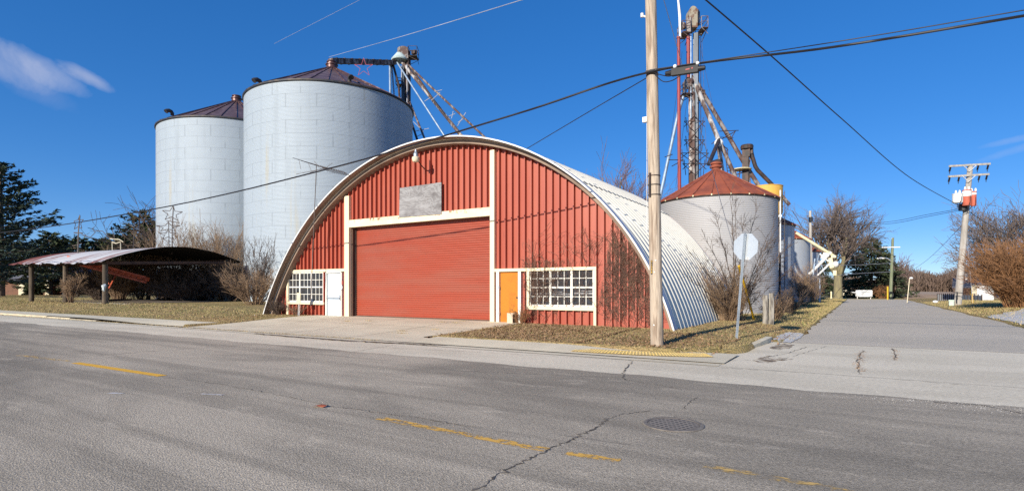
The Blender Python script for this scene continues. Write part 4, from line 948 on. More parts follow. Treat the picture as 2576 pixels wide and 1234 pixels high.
# third, small dark elevator
D3 = 43.0
lc = thing('small_elevator', (P2(1880, 600, D3).x, P2(1880, 600, D3).y, .1), 'short dark bucket elevator with a round platform, feeding the yellow tank', 'grain elevator')
P3 = lambda x, y: dep(x, y, D3)
a = P3(1877, 372); e = MB(); e.span((a.x - .26, a.y - .2, .1), (a.x + .2, a.y + .2, a.z)); e.build('trunk', 'dark_steel', lc)
e = MB(); c0 = P3(1879, 385); e.box(c0, (.5, .5, .6)); e.lathe([(.45, .3), (.48, .5), (.42, .62), (0, .68)], c0, 14, cap=True); e.box(P3(1889, 380), (.3, .4, .5)); e.build('head', 'dark_steel', lc)
e = MB(); c0 = P3(1866, 427); e.lathe([(.7, 0), (.72, .06), (0, .07)], c0, 18, cap=True); e.build('platform', 'cream_metal', lc)
e = MB()
for q1, q2 in (((1852, 428), (1850, 458)), ((1862, 428), (1857, 460)), ((1878, 428), (1880, 470)), ((1885, 428), (1888, 470)), ((1850, 440), (1878, 430)), ((1886, 440), (1905, 462)), ((1890, 384), (1884, 420))): e.tube([P3(*q1), P3(*q2)], .045, 5)
e.build('brace', 'rusty_steel', lc)
pipe('spout', [P3(1888, 374), P3(1893, 395), P3(1900, 418), P3(1906, 428), P3(1948, 470)], .16, 'dark_steel', lc)
e = MB()
for s_ in (0, 8): e.tube([P3(1873 + s_, 440), P3(1873 + s_, 520)], .025, 4)
for i in range(9): e.tube([P3(1873, 442 + i * 8), P3(1881, 442 + i * 8)], .018, 4)
e.build('ladder', 'dark_steel', lc)
# loading spouts over the grass by the far bins
Q = lambda x, y, d=58: dep(x, y, d)
g1 = thing('loading_spout', Q(2085, 690), 'white overhead loading spouts with boxes jutting over the grass from the far bins', 'loading spout')
pipe('main_tube', [dep(2002, 585, 58.5), Q(2040, 608), Q(2097, 643)], .15, 'cream_metal', g1, 10)
pipe('tube', [dep(2035, 690, 58.2), Q(2058, 668), Q(2090, 634)], .15, 'white_metal', g1, 10)
pipe('tube', [Q(2062, 638), Q(2084, 657)], .09, 'white_metal', g1); pipe('tube', [Q(2056, 693), Q(2090, 660)], .10, 'white_metal', g1); pipe('tube', [Q(2050, 650), Q(2046, 690)], .08, 'blue_steel', g1)
e = MB(); e.box(Q(2078, 640), (.55, .4, .32), Matrix.Rotation(R(20), 3, 'Y')); e.box(Q(2070, 647), (.35, .3, .25)); e.build('gear_box', 'white_metal', g1)
e = MB(); e.box(Q(2091, 661), (.36, .36, 1.05), Matrix.Rotation(R(-8), 3, 'Y')); e.box(Q(2100, 686), (.32, .3, .5)); e.box(Q(2097, 645), (.45, .4, .25)); e.build('drop_chute', 'cream_metal', g1)
e = MB(); e.sphere(Q(2102, 664), .36, 10, (.8, .8, .9)); e.build('spout_head', 'white_metal', g1)
e = MB()
for q1, q2 in (((2060, 640), (2055, 660)), ((2050, 664), (2096, 648)), ((2045, 692), (2060, 700)), ((2062, 655), (2075, 690))): e.tube([Q(*q1), Q(*q2)], .05, 5)
e.tube([Q(2062, 700), Vector((Q(2062, 700).x, Q(2062, 700).y, .1))], .08, 6)
e.build('brace', 'blue_steel', g1)

# ------------------------------------------------------------------ poles, cables, signs
pb = Vector((-4.47, 14.25, .10)); ptop = Vector((-4.66, 14.25, 10.4))
pole = thing('utility_pole', pb, 'thick pale wooden utility pole standing in the grass in front of the barn', 'utility pole')
e = MB(); n_ = 14; e.tube([pb.lerp(ptop, i / n_) for i in range(n_ + 1)], [.166 - .028 * i / n_ for i in range(n_ + 1)], 20); e.build('shaft', 'pole_wood', pole, smooth=60)
def on_pole(py, back=0): # axis point at the photo height py
    z = CAMZ + (HY - py) / FPX * 14.45; t = (z - pb.z) / (ptop.z - pb.z); return pb.lerp(ptop, t), .166 - .028 * t
e = MB()
for py in (442, 465, 490, 184, 188):
    c, r = on_pole(py); e.lathe([(r + .004, -.014), (r + .010, -.012), (r + .010, .012), (r + .004, .014)], c, 20, cap=False)
e.build('strap', 'dark_steel', pole)
c, r = on_pole(466); ang = R(250); dd = Vector((math.cos(ang), math.sin(ang), 0)); e = MB(); e.box(c + dd * (r + .018) + Vector((0, 0, 0)), (.035, .05, .62), Matrix.Rotation(ang, 3, 'Z')); e.build('bracket', 'dark_steel', pole)
c, r = on_pole(672); ang = R(-92); tc_ = c + Vector((math.sin(R(8)) * -.0 - .055, -(r + .002), 0)); tc_.y = c.y - math.sqrt(r * r - .055 ** 2) - .004
e = MB(); e.box(tc_, (.048, .006, .36)); tg = e.build('number_tag', 'black_rubber', pole)
for i, ch in enumerate('71088'): text_mesh(ch, 'digit', 'yellow_plastic', tc_ + Vector((0, -.0045, .135 - i * .066)), .072, (1, 0, 0), (0, 0, 1), tg)
c, r = on_pole(297); e = MB(); e.box(c + Vector((-r - .05, -.02, 0)), (.12, .10, .13)); e.tube([c + Vector((-r - .012, 0, -3.0)), c + Vector((-r - .012, 0, 3.3))], .008, 5); e.build('side_box', 'rim_metal', pole)
c, r = on_pole(35); e = MB(); e.tube([c + Vector((-r, 0, 0)), c + Vector((-r - .09, -.03, .04))], .025, 6); e.tube([c + Vector((-r - .09, -.03, .0)), c + Vector((-r - .09, -.03, .1))], .04, 8); e.build('insulator', 'rim_metal', pole)
c, r = on_pole(184); e = MB(); e.box(c + Vector((.0, -r - .03, .02)), (.22, .06, .05)); e.build('cable_clamp', 'black_rubber', pole)
e = MB()
for px, py in ((1657, 655), (1653, 684), (1650, 816)): 
    q = on_pole(py); e.box(q[0] + Vector(((px - 1652) * .0103, -q[1] + .004, 0)), (.035, .006, .03), Matrix.Rotation(.5, 3, 'Y'))
e.build('paper_scrap', 'white_metal', pole)
def cable(name, pts, r, label, m_='cable', sub=10, cat='cable'):
    """a cable through the given points, smooth between them"""
    P = [Vector(p) for p in pts]; Q = []
    for i in range(len(P) - 1):
        p0 = P[max(i - 1, 0)]; p1, p2 = P[i], P[i + 1]; p3 = P[min(i + 2, len(P) - 1)]
        for k in range(sub):
            t = k / sub; Q.append(.5 * ((2 * p1) + (p2 - p0) * t + (2 * p0 - 5 * p1 + 4 * p2 - p3) * t * t + (3 * p1 - p0 - 3 * p2 + p3) * t ** 3))
    Q.append(P[-1]); e = MB(); e.tube(Q, r, 6); o = e.build(name, m_, smooth=60); return tag(o, label, cat)
pc, pr_ = on_pole(185); cy = pc.y - pr_ - .05
main_pts = [Vector((-95, 14.0, 6.4)), at(0, 585, 14.0), at(390, 525, 14.0), at(824, 425, 14.0), at(1288, 290, 14.0), Vector((pc.x, cy, pc.z)), at(2100, 118, 14.0), at(2576, 40, 14.0), Vector((8, 14.0, 6.55)), Vector((30, 14, 7.2))]
cable('telephone_cable', main_pts, .027, 'thick black cable strung along the road past the wooden pole')
cable('messenger_wire', [p + Vector((0, 0, .055 + .05 * min(1, abs(p.x - pc.x) / 3))) for p in main_pts[5:]], .011, 'thin black support wire just above the thick cable, right of the pole')
e = MB()
a, q = at(1690, 183, 14.0), at(1757, 173, 14.0); sp = thing('splice_case', (a + q) / 2, 'long black splice case hanging on the thick cable right of the pole', 'splice case')
e.beam(a, q, .12, .17); e.build('case_body', 'black_rubber', sp)
for s_, f in ((a, -1), (q, 1)): e = MB(); dd = (q - a).normalized(); e.tube([s_ + dd * .002 * f, s_ + dd * .16 * f], [.075, .05], 10); e.build('end_cap', 'cable', sp, smooth=40)
e = MB(); e.box((a + q) / 2 + Vector((.08, -.064, 0)), (.10, .004, .035)); e.box((a + q) / 2 + Vector((.19, -.064, .006)), (.035, .004, .035)); e.build('red_label', 'red_pipe', sp)
e = MB(); e.sphere(a + Vector((.08, 0, .14)), .05, 8); e.sphere(q + Vector((-.02, 0, .14)), .045, 8); e.build('white_clamp', 'white_metal', sp)
cable('loop_wire', [Vector((pc.x + .14, cy, pc.z - .10)), at(1668, 205, 14.0), at(1690, 203, 14.0), at(1712, 190, 14.0)], .012, 'slack black loop of wire hanging between pole and splice case')
cable('loop_wire', [Vector((pc.x + .14, cy, pc.z - .06)), at(1680, 192, 14.0), at(1700, 187, 14.0)], .012, 'short black jumper wire close under the thick cable at the pole')
rb = dep(2409, 764, 50); rt = dep(2441, 414, 49.2); rb.z = .12
# second cable runs from the pole's top to the leaning pole down the side road
e1 = dep(2421, 521, 49.4)
cable('overhead_cable', [ptop + Vector((.1, 0, -.15)), dep(1940, 141, 19.8), dep(2120, 301, 26.2), dep(2290, 447, 37), e1], .024, 'black cable sloping from the top of the wooden pole down to the leaning pole')
cable('overhead_cable', [e1, dep(2500, 572, 62), dep(2620, 640, 75)], .03, 'black cable leaving the leaning pole towards the bare tree at the right edge')
for k, (dy) in enumerate((0, 5)):
    cable('service_drop', [e1 + Vector((0, 0, -.1 - .12 * k)), dep(2330, 540 + dy, 56), dep(2240, 557 + dy, 62), dep(2130, 562 + dy * .7, 66), dep(2041, 549 + dy, 70)], .022, 'upper black service cable sagging from the leaning pole to the grey pole' if k == 0 else 'lower black service cable sagging from the leaning pole to the grey pole')
bp = min((arch(t_ / 200, -.02) for t_ in range(60, 180)), key=lambda q_: (q_[0] - at(1322, 379, RIM_Y).x) ** 2)
cable('service_drop', [Vector((pc.x, cy + .3, pc.z + .05)), dep(1480, 282, 17.5), Vector((bp[0], RIM_Y + .1, bp[1]))], .013, 'thin black wire from the wooden pole to the barn roof edge')
# pale wires high up with the hung star
w0 = Vector((SILO_A[0] + .3, SILO_A[1] - .6, 24.2)); w1 = dep(1290, 3, 22); w2 = w1 + (w1 - w0) * .35
cable('pale_wire', [w0, w0.lerp(w2, .5) - Vector((0, 0, .1)), w2], .015, 'pale wire running up from the near silo roof over the barn', 'pale_wire', 20)
w0 = dep(690, 110, 56); w1 = dep(905, 0, 46); w2 = w1 + (w1 - w0) * .6
cable('pale_wire', [w0, w1, w2], .012, 'faint pale wire crossing the sky above the silos', 'pale_wire')
st = dep(915, 170, 49.6); sto = MB()
pts = [st + ex * (.85 * (1 if k % 2 == 0 else .38) * math.sin(k * math.pi / 5)) + Vector((0, 0, .85 * (1 if k % 2 == 0 else .38) * math.cos(k * math.pi / 5))) for k in range(10)]
for k in range(10): sto.tube([pts[k], pts[(k + 1) % 10]], .020, 5)
tag(sto.build('star_ornament', 'red_wire'), 'small red wire star hung on the conveyor above the near silo', 'ornament')
# guy wire with yellow guard
ga = dep(1899, 806, 24.9); ga.z = .1; gt = Vector((ptop.x + .1, ptop.y + .05, 10.0)); gy_ = thing('guy_wire', ga, 'pole guy wire with a yellow plastic guard behind the octagonal sign', 'guy wire')
e = MB(); e.tube([ga, gt], .010, 5); e.build('strand', 'pale_wire', gy_); e = MB(); e.tube([ga.lerp(gt, .004), ga.lerp(gt, .245)], .05, 8); e.build('guard', 'yellow_plastic', gy_, smooth=50)
# the stop sign seen from behind
sb_ = gnd(1852, 852, .12); sd = sb_.y * cA - sb_.x * sA; stp = dep(1873.5, 586, sd - .15)
sg = thing('stop_sign', sb_, 'bare metal back of an octagonal road sign on a leaning channel post', 'road sign')
axis = (stp - sb_).normalized(); rgt = Vector((math.cos(R(-22)), math.sin(R(-22)), 0)); rgt = (rgt - axis * rgt.dot(axis)).normalized(); nrm = rgt.cross(axis)   # nrm points away from the camera
nrm = nrm if nrm.y > 0 else -nrm
e = MB(); prof_ = [(-.04, -.012), (-.028, -.012), (-.018, .024), (.018, .024), (.028, -.012), (.04, -.012), (.04, -.017), (.024, -.017), (.014, .018), (-.014, .018), (-.024, -.017), (-.04, -.017)]
e.prism([sb_ - axis * .15 + rgt * a + nrm * (-b_) for a, b_ in prof_], (stp - sb_) + axis * .15); e.build('post', 'post_steel', sg)
e = MB(); k = 0.0
while k < (stp - sb_).length - .05:
    e.box(sb_ + axis * k - nrm * .0255, (.011, .003, .011), Matrix((rgt, nrm, axis)).transposed()); k += .052
e.build('bolt_hole', 'dark_inside', sg)
sc_ = dep(1873.5, 619.5, sd - .12) + nrm * .045; hR = .382 / math.cos(math.pi / 8)
e = MB(); e.prism([sc_ + rgt * hR * math.cos(math.pi / 8 + k * math.pi / 4) + axis * hR * math.sin(math.pi / 8 + k * math.pi / 4) for k in range(8)], nrm * .006); pl_ = e.build('sign_plate', 'sign_back', sg)
e = MB(); kp = sc_ + rgt * .09 - axis * .345 - nrm * .002; e.box(kp, (.09, .003, .07), Matrix((rgt, nrm, axis)).transposed()); stk = e.build('sticker', 'white_metal', pl_)
text_mesh('8', 'digit', 'cable', kp - nrm * .003, .075, rgt, axis, pl_)
e = MB()
for k in (-.27, .27): e.box(sc_ + axis * k - nrm * .075, (.025, .03, .025), Matrix((rgt, nrm, axis)).transposed())
e.build('bolt', 'post_steel', sg)
# two weathered posts by the bush
for (px0, px1, yt, yb, lab) in ((1917, 1932, 742, 812, 'left of two weathered square posts, grey and cracked, beside the bare shrub'), (1932.5, 1947, 737, 812, 'right of two weathered posts with a split face, nearer the grass verge')):
    b0, b1, t0 = dep(px0, yb, 23), dep(px1, yb, 23), dep(px0, yt, 23); w_ = (b1 - b0).length
    e = MB(); c = (b0 + b1) / 2; e.tube([(c.x, c.y, .0), (c.x + .02, c.y, .7), (c.x + .01, c.y + .02, t0.z)], [w_ * .48, w_ * .47, w_ * .42], 6); tag(e.build('wood_post', 'old_post_wood'), lab, 'post', 'weathered posts by the shrub')
# leaning pole with crossarms and transformers
pr2 = thing('power_pole', rb, 'leaning wooden power pole with two crossarms and three transformers', 'utility pole')
e = MB(); e.tube([rb.lerp(rt, i / 8) for i in range(9)], [.29 - .09 * i / 8 for i in range(9)], 14); e.build('shaft', 'grey_pole_wood', pr2, smooth=60)
DR = 49.3
for (x0, y0, x1, y1, ins) in ((2388, 418, 2491, 412, (2391, 2461, 2486)), (2386, 444, 2488, 438, (2389, 2413, 2464, 2483))):
    e = MB(); e.beam(dep(x0, y0, DR - .25), dep(x1, y1, DR - .25), .12, .16); ca = e.build('crossarm', 'grey_pole_wood', pr2)
    for px in ins:
        yy = y0 + (y1 - y0) * (px - x0) / (x1 - x0); a = dep(px, yy + 3, DR - .25); q = dep(px - 2.5, yy + 13, DR - .25)
        e = MB(); dd = (q - a) / 5
        e.tube([a + dd * i * .5 for i in range(11)], [.05 if i % 2 else .09 for i in range(11)], 8); e.tube([q, q - Vector((0, 0, .22))], .03, 5); e.build('insulator', 'insulator_dark', ca)
    e = MB(); m_ = (x0 + x1) / 2
    for s_ in (-1, 1): e.beam(dep(m_ + s_ * 16, y0 - 2, DR - .33), dep(m_ - 1, y0 + 13, DR - .33), .05, .03)
    e.build('brace', 'white_metal', ca)
for (px, y0, y1, w, m_, top) in ((2409, 487, 510, 22, 'white_metal', None), (2432, 478, 517, 19, 'red_paint_tank', 494), (2449, 482, 518, 12, 'red_paint_tank', 490)):
    c = dep(px, y1, DR - .55); h = dep(px, y0, DR - .55).z - c.z; r = w / 2 / FPX * DR
    e = MB(); e.lathe([(r * .93, 0), (r, .06), (r, h - .08), (r * 1.05, h - .07), (r * 1.05, h), (0, h + .06)], c, 18, cap=True); tr = e.build('transformer', m_, pr2, smooth=40)
    if top:
        zc = dep(px, top, DR - .55).z - c.z; e = MB(); e.lathe([(r + .012, zc), (r + .012, h - .09)], c, 18, cap=False); e.build('white_band', 'white_metal', tr, smooth=40)
    e = MB()
    for s_ in (-.12, .14): e.tube([c + Vector((s_, 0, h)), c + Vector((s_, 0, h + .12)), c + Vector((s_, 0, h + .3))], [.05, .09, .05], 8)
    e.build('bushing', 'white_metal', tr)
    e = MB(); e.tube([c + Vector((r * .6, -r, h * .6)), c + Vector((r * .5, -r - .2, h * .2)), c + Vector((0, -r - .1, -.25))], .022, 5); e.build('lead_wire', 'cable', tr)
e = MB(); c = dep(2423, 521, DR); e.tube([c - Vector((0, 0, .3)), c + Vector((0, 0, .3))], .34, 10); e.tube([dep(2446, 518, DR - .5), dep(2440, 525, DR - .6), dep(2425, 527, DR - .6)], .03, 5); e.tube([dep(2409, 512, DR - .5), dep(2408, 520, DR - .6), dep(2420, 523, DR - .6)], .03, 5); e.build('cable_bundle', 'cable', pr2)
e = MB(); c = dep(2410.5, 742, DR); e.tube([c - Vector((.10, .25, .4)), c - Vector((.10, .25, -.3))], .05, 7); e.tube([c + Vector((-.35, -.25, .25)), c + Vector((.35, -.25, .2))], .03, 5); e.build('cable_riser', 'cable', pr2)
gg = thing('guy_wire', dep(2447, 765, 51), 'thin pale guy wire with a short yellow guard at the leaning power pole', 'guy wire')
e = MB(); e.tube([dep(2447, 765, 51), dep(2430, 560, 49.6)], .02, 5); e.build('strand', 'pale_wire', gg); e = MB(); e.tube([dep(2447.2, 766, 51), dep(2445, 738, 51)], .06, 6); e.build('guard', 'yellow_plastic', gg)
# grey pole behind the bins, streetlight pole, leaning yard light
q = dep(2041, 745, 70); gp = thing('utility_pole', (q.x, q.y, .05), 'thin grey wooden pole standing among the far bins', 'utility pole')
e = MB(); e.tube([(q.x, q.y, .0), dep(2038, 530, 70)], [.2, .15], 8); e.build('shaft', 'grey_pole_wood', gp, smooth=60); e = MB(); e.tube([dep(2039, 546, 69.7), dep(2039, 556, 69.7)], .25, 7); e.build('cable_clamp', 'cable', gp)
q = dep(2060, 750, 66); yg = thing('pipe_post', (q.x, q.y, .05), 'tall thin post with a cream lower half beside the far bins', 'post')
e = MB(); e.tube([(q.x, q.y, 0), dep(2060, 705, 66)], .16, 8); e.build('lower_sleeve', 'cream_metal', yg, smooth=50); e = MB(); e.tube([dep(2060, 705, 66), dep(2060, 655, 66)], .09, 8); e.build('upper_post', 'grey_pole_wood', yg, smooth=50)
e = MB(); q = dep(2104, 748, 80); q = dep(2091, 748, 76); e.tube([(q.x, q.y, 0), (q.x, q.y, 1.25)], .11, 8); tag(e.build('bollard', 'cream_metal', smooth=50), 'short cream bollard at the foot of the big bare tree', 'bollard')
q = dep(2240, 748, 84); sl = thing('streetlight_pole', (q.x, q.y, .03), 'greenish wooden pole with a streetlight arm and a white crossarm', 'street light')
e = MB(); e.tube([(q.x, q.y, 0), dep(2246, 598, 84)], [.24, .17], 9); e.build('shaft', 'green_pole', sl, smooth=60)
e = MB(); e.beam(dep(2218, 622, 83.8), dep(2264, 621, 83.8), .12, .16); e.tube([dep(2245, 598, 84), dep(2245, 606, 84)], .12, 6); e.build('crossarm', 'white_metal', sl)
e = MB(); e.tube([dep(2243, 657, 84), dep(2233, 650, 83.6), dep(2222, 648, 83.2), dep(2214, 648, 83)], [.06, .05, .05, .09], 7); e.box(dep(2215, 649, 83), (.9, .35, .16)); e.build('lamp_arm', 'white_metal', sl)
e = MB(); c = dep(2241, 741, 83.4)
for i in range(20):
    a0, a1 = i / 20 * 2 * math.pi, (i + 1) / 20 * 2 * math.pi; e.tube([c + ex * .33 * math.cos(a0) + Vector((0, 0, .42 * math.sin(a0))), c + ex * .33 * math.cos(a1) + Vector((0, 0, .42 * math.sin(a1)))], .09, 6)
tag(e.build('tyre', 'black_rubber'), 'black ring leaning on the foot of the streetlight pole', 'tyre')
e = MB(); q = dep(2233, 748, 83); e.tube([(q.x, q.y, 0), dep(2233, 720, 83)], .10, 7); tag(e.build('marker_post', 'yellow_plastic', smooth=50), 'thin yellow marker post left of the streetlight pole', 'post')
for y0, d_ in ((663, 84), (685, 84)):
    cable('thin_cable', [dep(2243, y0 - 2, d_), dep(2150, y0 + 3, 79), dep(2060, y0 + (3 if y0 < 680 else 10), 72)], .025, ('upper' if y0 < 680 else 'lower') + ' pale wire across the big tree trunk from the streetlight pole', 'pale_wire')
cable('thin_cable', [dep(2262, 700, 110), dep(2330, 655, 80), dep(2419, 568, 49.6)], .02, 'thin wire falling from the leaning pole towards the far field', 'brown_wire')
q = dep(2282, 756, 62); yl = thing('yard_light', (q.x, q.y, .1), 'short leaning pale light pole at the verge of the side road', 'street light')
e = MB(); e.tube([(q.x, q.y, .05), dep(2288, 700, 62)], [.048, .042], 8); e.build('shaft', 'cream_wall', yl, smooth=50); e = MB(); e.sphere(dep(2292, 699, 62), .19, 10, (1, .8, .7)); e.tube([dep(2288, 700, 62), dep(2292, 699, 62)], .05, 6); e.build('lamp_head', 'white_metal', yl, smooth=60)
# tv antenna on the barn
ab = arch(.185, -.02); mast0 = Vector((ab[0], RIM_Y + .06, .15)); 
an = thing('tv_antenna', at(779, 782, 18.2), 'rusty television aerial on a thin mast standing at the barn left side', 'antenna')
a0 = at(781, 770, 18.25); a1 = at(796, 417, 18.25)
e = MB(); e.tube([a0, a1], .02, 6); e.build('mast', 'brown_wire', an)
e = MB(); B = lambda x, y: at(x, y, 18.25)
for q1, q2 in (((752, 402), (872, 436)), ((752, 402), (757, 426)), ((775, 408), (783, 430)), ((790, 405), (803, 420)), ((745, 438), (868, 414)), ((800, 418), (832, 425)), ((812, 428), (836, 410)), ((780, 434), (820, 420))): e.tube([B(*q1), B(*q2)], .012, 4)
for i in range(11):
    t = i / 10; p = B(815 + 57 * t, 424 + 13 * t); e.tube([p + Vector((-.03, -.22, .1)), p + Vector((.03, .22, -.1))], .013, 4)
for i in range(8):
    t = i / 7; p = B(752 + 48 * t, 402 + 15 * t); e.tube([p + Vector((-.04, -.35, .05)), p + Vector((.04, .35, -.05))], .011, 4)
e.build('boom', 'brown_wire', an)
# ------------------------------------------------------------------ the open shed on the left, its things
CP = thing('open_shed', (-55.5, 24, .5), 'open arched shed of rusty curved roof sheets on wooden posts', 'shed')
cx0, cx1, cy0, cy1 = -64.2, -46.7, 18.4, 29.3
def cp_z(t, x):
    e0 = 3.50 + .25 * (cx1 - x) / 17.5; e1 = 3.95
    return (e0 * (1 - t) + e1 * t) + 1.24 * math.sin(math.pi * t) ** .9
for nm, m_, xa, xb in (('roof', 'rusty_carport_sheet', cx0, cx1),):
    nx, ny = 84, 26; V = []; F = []
    for i in range(nx + 1):
        x = xa + (xb - xa) * i / nx
        for j in range(ny + 1):
            t = j / ny; wob = .05 * math.sin(x * 2.1) * (1 - t) + .03 * math.sin(x * 5.3)
            V.append((x + .06 * math.sin(j * 1.3), cy0 + (cy1 - cy0) * t + (.12 * math.sin(x * 1.7) if j == 0 else 0), cp_z(t, x) + (wob if j < 3 else 0) + (.03 if i % 4 == 0 else 0)))
    F = [(i * (ny + 1) + j, (i + 1) * (ny + 1) + j, (i + 1) * (ny + 1) + j + 1, i * (ny + 1) + j + 1) for i in range(nx) for j in range(ny)]
    cr = np_mesh(nm, V, F, m_, CP, smooth=True)
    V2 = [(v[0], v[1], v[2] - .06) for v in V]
    np_mesh('shaded_underside', V2, [f[::-1] for f in F], 'underside_shade', CP, smooth=True)  # dark sheet added below the roof sheets, painted as their shaded underside
for x in (-47.3, -54.2, -61.2):
    for y in (19.0, 28.4):
        zt = cp_z((y - cy0) / (cy1 - cy0), x) - .08; e = MB(); e.tube([(x, y, .1), (x + .03, y, 2), (x, y, zt)], [.20, .19, .18], 9); e.build('post', 'carport_post', CP, smooth=50)
e = MB()
for y in (19.05, 28.45): e.beam((cx0 + .5, y, cp_z((y - cy0) / (cy1 - cy0), cx0) - .22), (cx1 - .3, y, cp_z((y - cy0) / (cy1 - cy0), cx1) - .2), .12, .25)
for x in (-47.3, -54.2, -61.2): e.beam((x, 19.0, cp_z(.05, x) - .25), (x, 28.4, cp_z(.95, x) - .25), .10, .22)
e.build('beam', 'reveal_wood', CP)
q = dep(262, 720, 40.6); e = MB(); e.sphere(q, .17, 9, (1, .8, 1.1)); e.sphere(q + Vector((.06, -.05, -.2)), .11, 8, (.8, .8, 1.4)); e.v = [tuple(Vector(v) + Vector(rng.normal(0, .025, 3))) for v in e.v]
tag(e.build('rag', 'rag', smooth=180), 'pale rag tied round the front corner post of the open shed', 'rag')
au = thing('grain_auger', dep(240, 750, 46), 'long orange portable auger parked slanting under the open shed', 'auger')
A, B_ = dep(205, 667, 47), dep(292, 690, 47)
e = MB(); dn = (B_ - A).normalized(); upv = Vector((0, 0, 1)); A2 = A - dn * 1.2; B2 = B_ + dn * 2.6
for s_ in (0, .45): e.beam(A2 + upv * s_, B2 + upv * s_, .16, .14)
e.tube([A2 + upv * .25 + ey * .3, B2 + upv * .25 + ey * .3], .2, 8)
for i in range(14):
    t = i / 13; e.beam(A2.lerp(B2, t), A2.lerp(B2, min(1, t + .05)) + upv * .45, .06)
e.build('tube', 'orange_steel', au)
e = MB(); w0 = dep(262, 757, 45); w0.z = .9
for (p, q) in ((A.lerp(B_, .62), w0), (B_, w0), (A.lerp(B_, .62), Vector((A.lerp(B_, .8).x, A.lerp(B_, .8).y, 2.0)))): e.beam(p, q, .09)
e.build('strut', 'orange_steel', au)
e = MB(); wc = dep(264, 757, 45.0); wc.z = .92; e.lathe([(.18, -.1), (.42, -.1), (.45, 0), (.42, .1), (.18, .1)], (0, 0, 0), 16, cap=True); e.v = [tuple(wc + Vector((v[0], v[2], v[1]))) for v in e.v]; e.build('wheel', 'black_rubber', au, smooth=40)
e = MB(); e.beam(dep(262, 754, 45), dep(330, 752, 48), .1); e.beam(dep(275, 756, 45), dep(330, 754, 48), .08); e.build('tow_bar', 'dark_steel', au)
# wire Christmas shapes on and behind the shed
def star(cxp, cyp, d, rx, ry, tilt=0):
    c = dep(cxp, cyp, d); k_ = d / FPX; P_ = []
    for k in range(10):
        f = 1 if k % 2 == 0 else .40; a = k * math.pi / 5 + tilt; P_.append(c + ex * rx * k_ * f * math.sin(a) + Vector((0, 0, ry * k_ * f * math.cos(a))))
    return P_
def wire(e, P_, r=.03, closed=True):
    for k in range(len(P_) - (0 if closed else 1)): e.tube([P_[k], P_[(k + 1) % len(P_)]], r, 4)
DS = 49.5; Wd = lambda x, y: dep(x, y, DS)
t = thing('wire_star_mast', Vector((Wd(434, 620).x, Wd(434, 620).y, cp_z(.5, -51))), 'two big wire stars on a mast in front of the farther silo', 'ornament')
e = MB(); wire(e, star(433, 537, DS, 27, 20, .1)); wire(e, star(423, 571, DS, 32, 12)); wire(e, star(423, 590, DS, 24, 14)); wire(e, [Wd(419, 555), Wd(452, 560)], .035, False); e.build('star_outline', 'brown_wire', t)
e = MB(); e.tube([Wd(436, 520), Wd(433, 575), Wd(433, 640)], .045, 5); e.tube([Wd(424, 555), Wd(426, 640)], .035, 4); e.build('mast', 'brown_wire', t)
t = thing('wire_star_mast', Vector((Wd(197, 650).x, Wd(197, 650).y, 4.5)), 'wire star and crossbars on a mast above the rusty end of the shed', 'ornament')
e = MB(); wire(e, [Wd(201, 540), Wd(198, 553), Wd(210, 552), Wd(203, 562), Wd(206, 574), Wd(196, 570), Wd(187, 576), Wd(190, 564), Wd(186, 556), Wd(196, 553)]); wire(e, [Wd(186, 585), Wd(208, 586)], .05, False); wire(e, [Wd(182, 618), Wd(206, 612)], .03, False); wire(e, [Wd(170, 640), Wd(220, 640)], .03, False); e.build('star_outline', 'brown_wire', t)
e = MB(); e.tube([Wd(201, 542), Wd(197, 585), Wd(196, 660)], .05, 5); e.build('mast', 'brown_wire', t)
e = MB(); wire(e, [Wd(205, 588), Wd(213, 592), Wd(228, 596), Wd(240, 584), Wd(232, 575), Wd(238, 570)], .03, False); wire(e, [Wd(240, 580), Wd(258, 581), Wd(270, 594), Wd(285, 600), Wd(290, 608), Wd(282, 575)], .03, False); tag(e.build('wire_ornament', 'brown_wire'), 'zigzag wire outline floating on frames above the shed roof', 'ornament')
e = MB(); wire(e, [Wd(283, 645), Wd(282, 608), Wd(292, 612), Wd(303, 608), Wd(304, 640)], .04, False); wire(e, [Wd(276, 600), Wd(300, 602), Wd(310, 608)], .04, False); e.tube([Wd(282, 640), Wd(283, 655)], .05, 4); e.tube([Wd(304, 638), Wd(303, 655)], .05, 4); tag(e.build('wire_ornament', 'cream_wall'), 'pale U-shaped wire frame standing on the shed roof', 'ornament')
e = MB(); wire(e, [Wd(300, 578), Wd(304, 585), Wd(312, 590), Wd(305, 596)], .028, False); wire(e, [Wd(325, 567), Wd(338, 571), Wd(336, 582)], .03, False); e.tube([Wd(336, 580), Wd(335, 650)], .03, 4); tag(e.build('wire_ornament', 'brown_wire'), 'broken bits of bent wire outline against the sky, left of the farther silo', 'ornament')

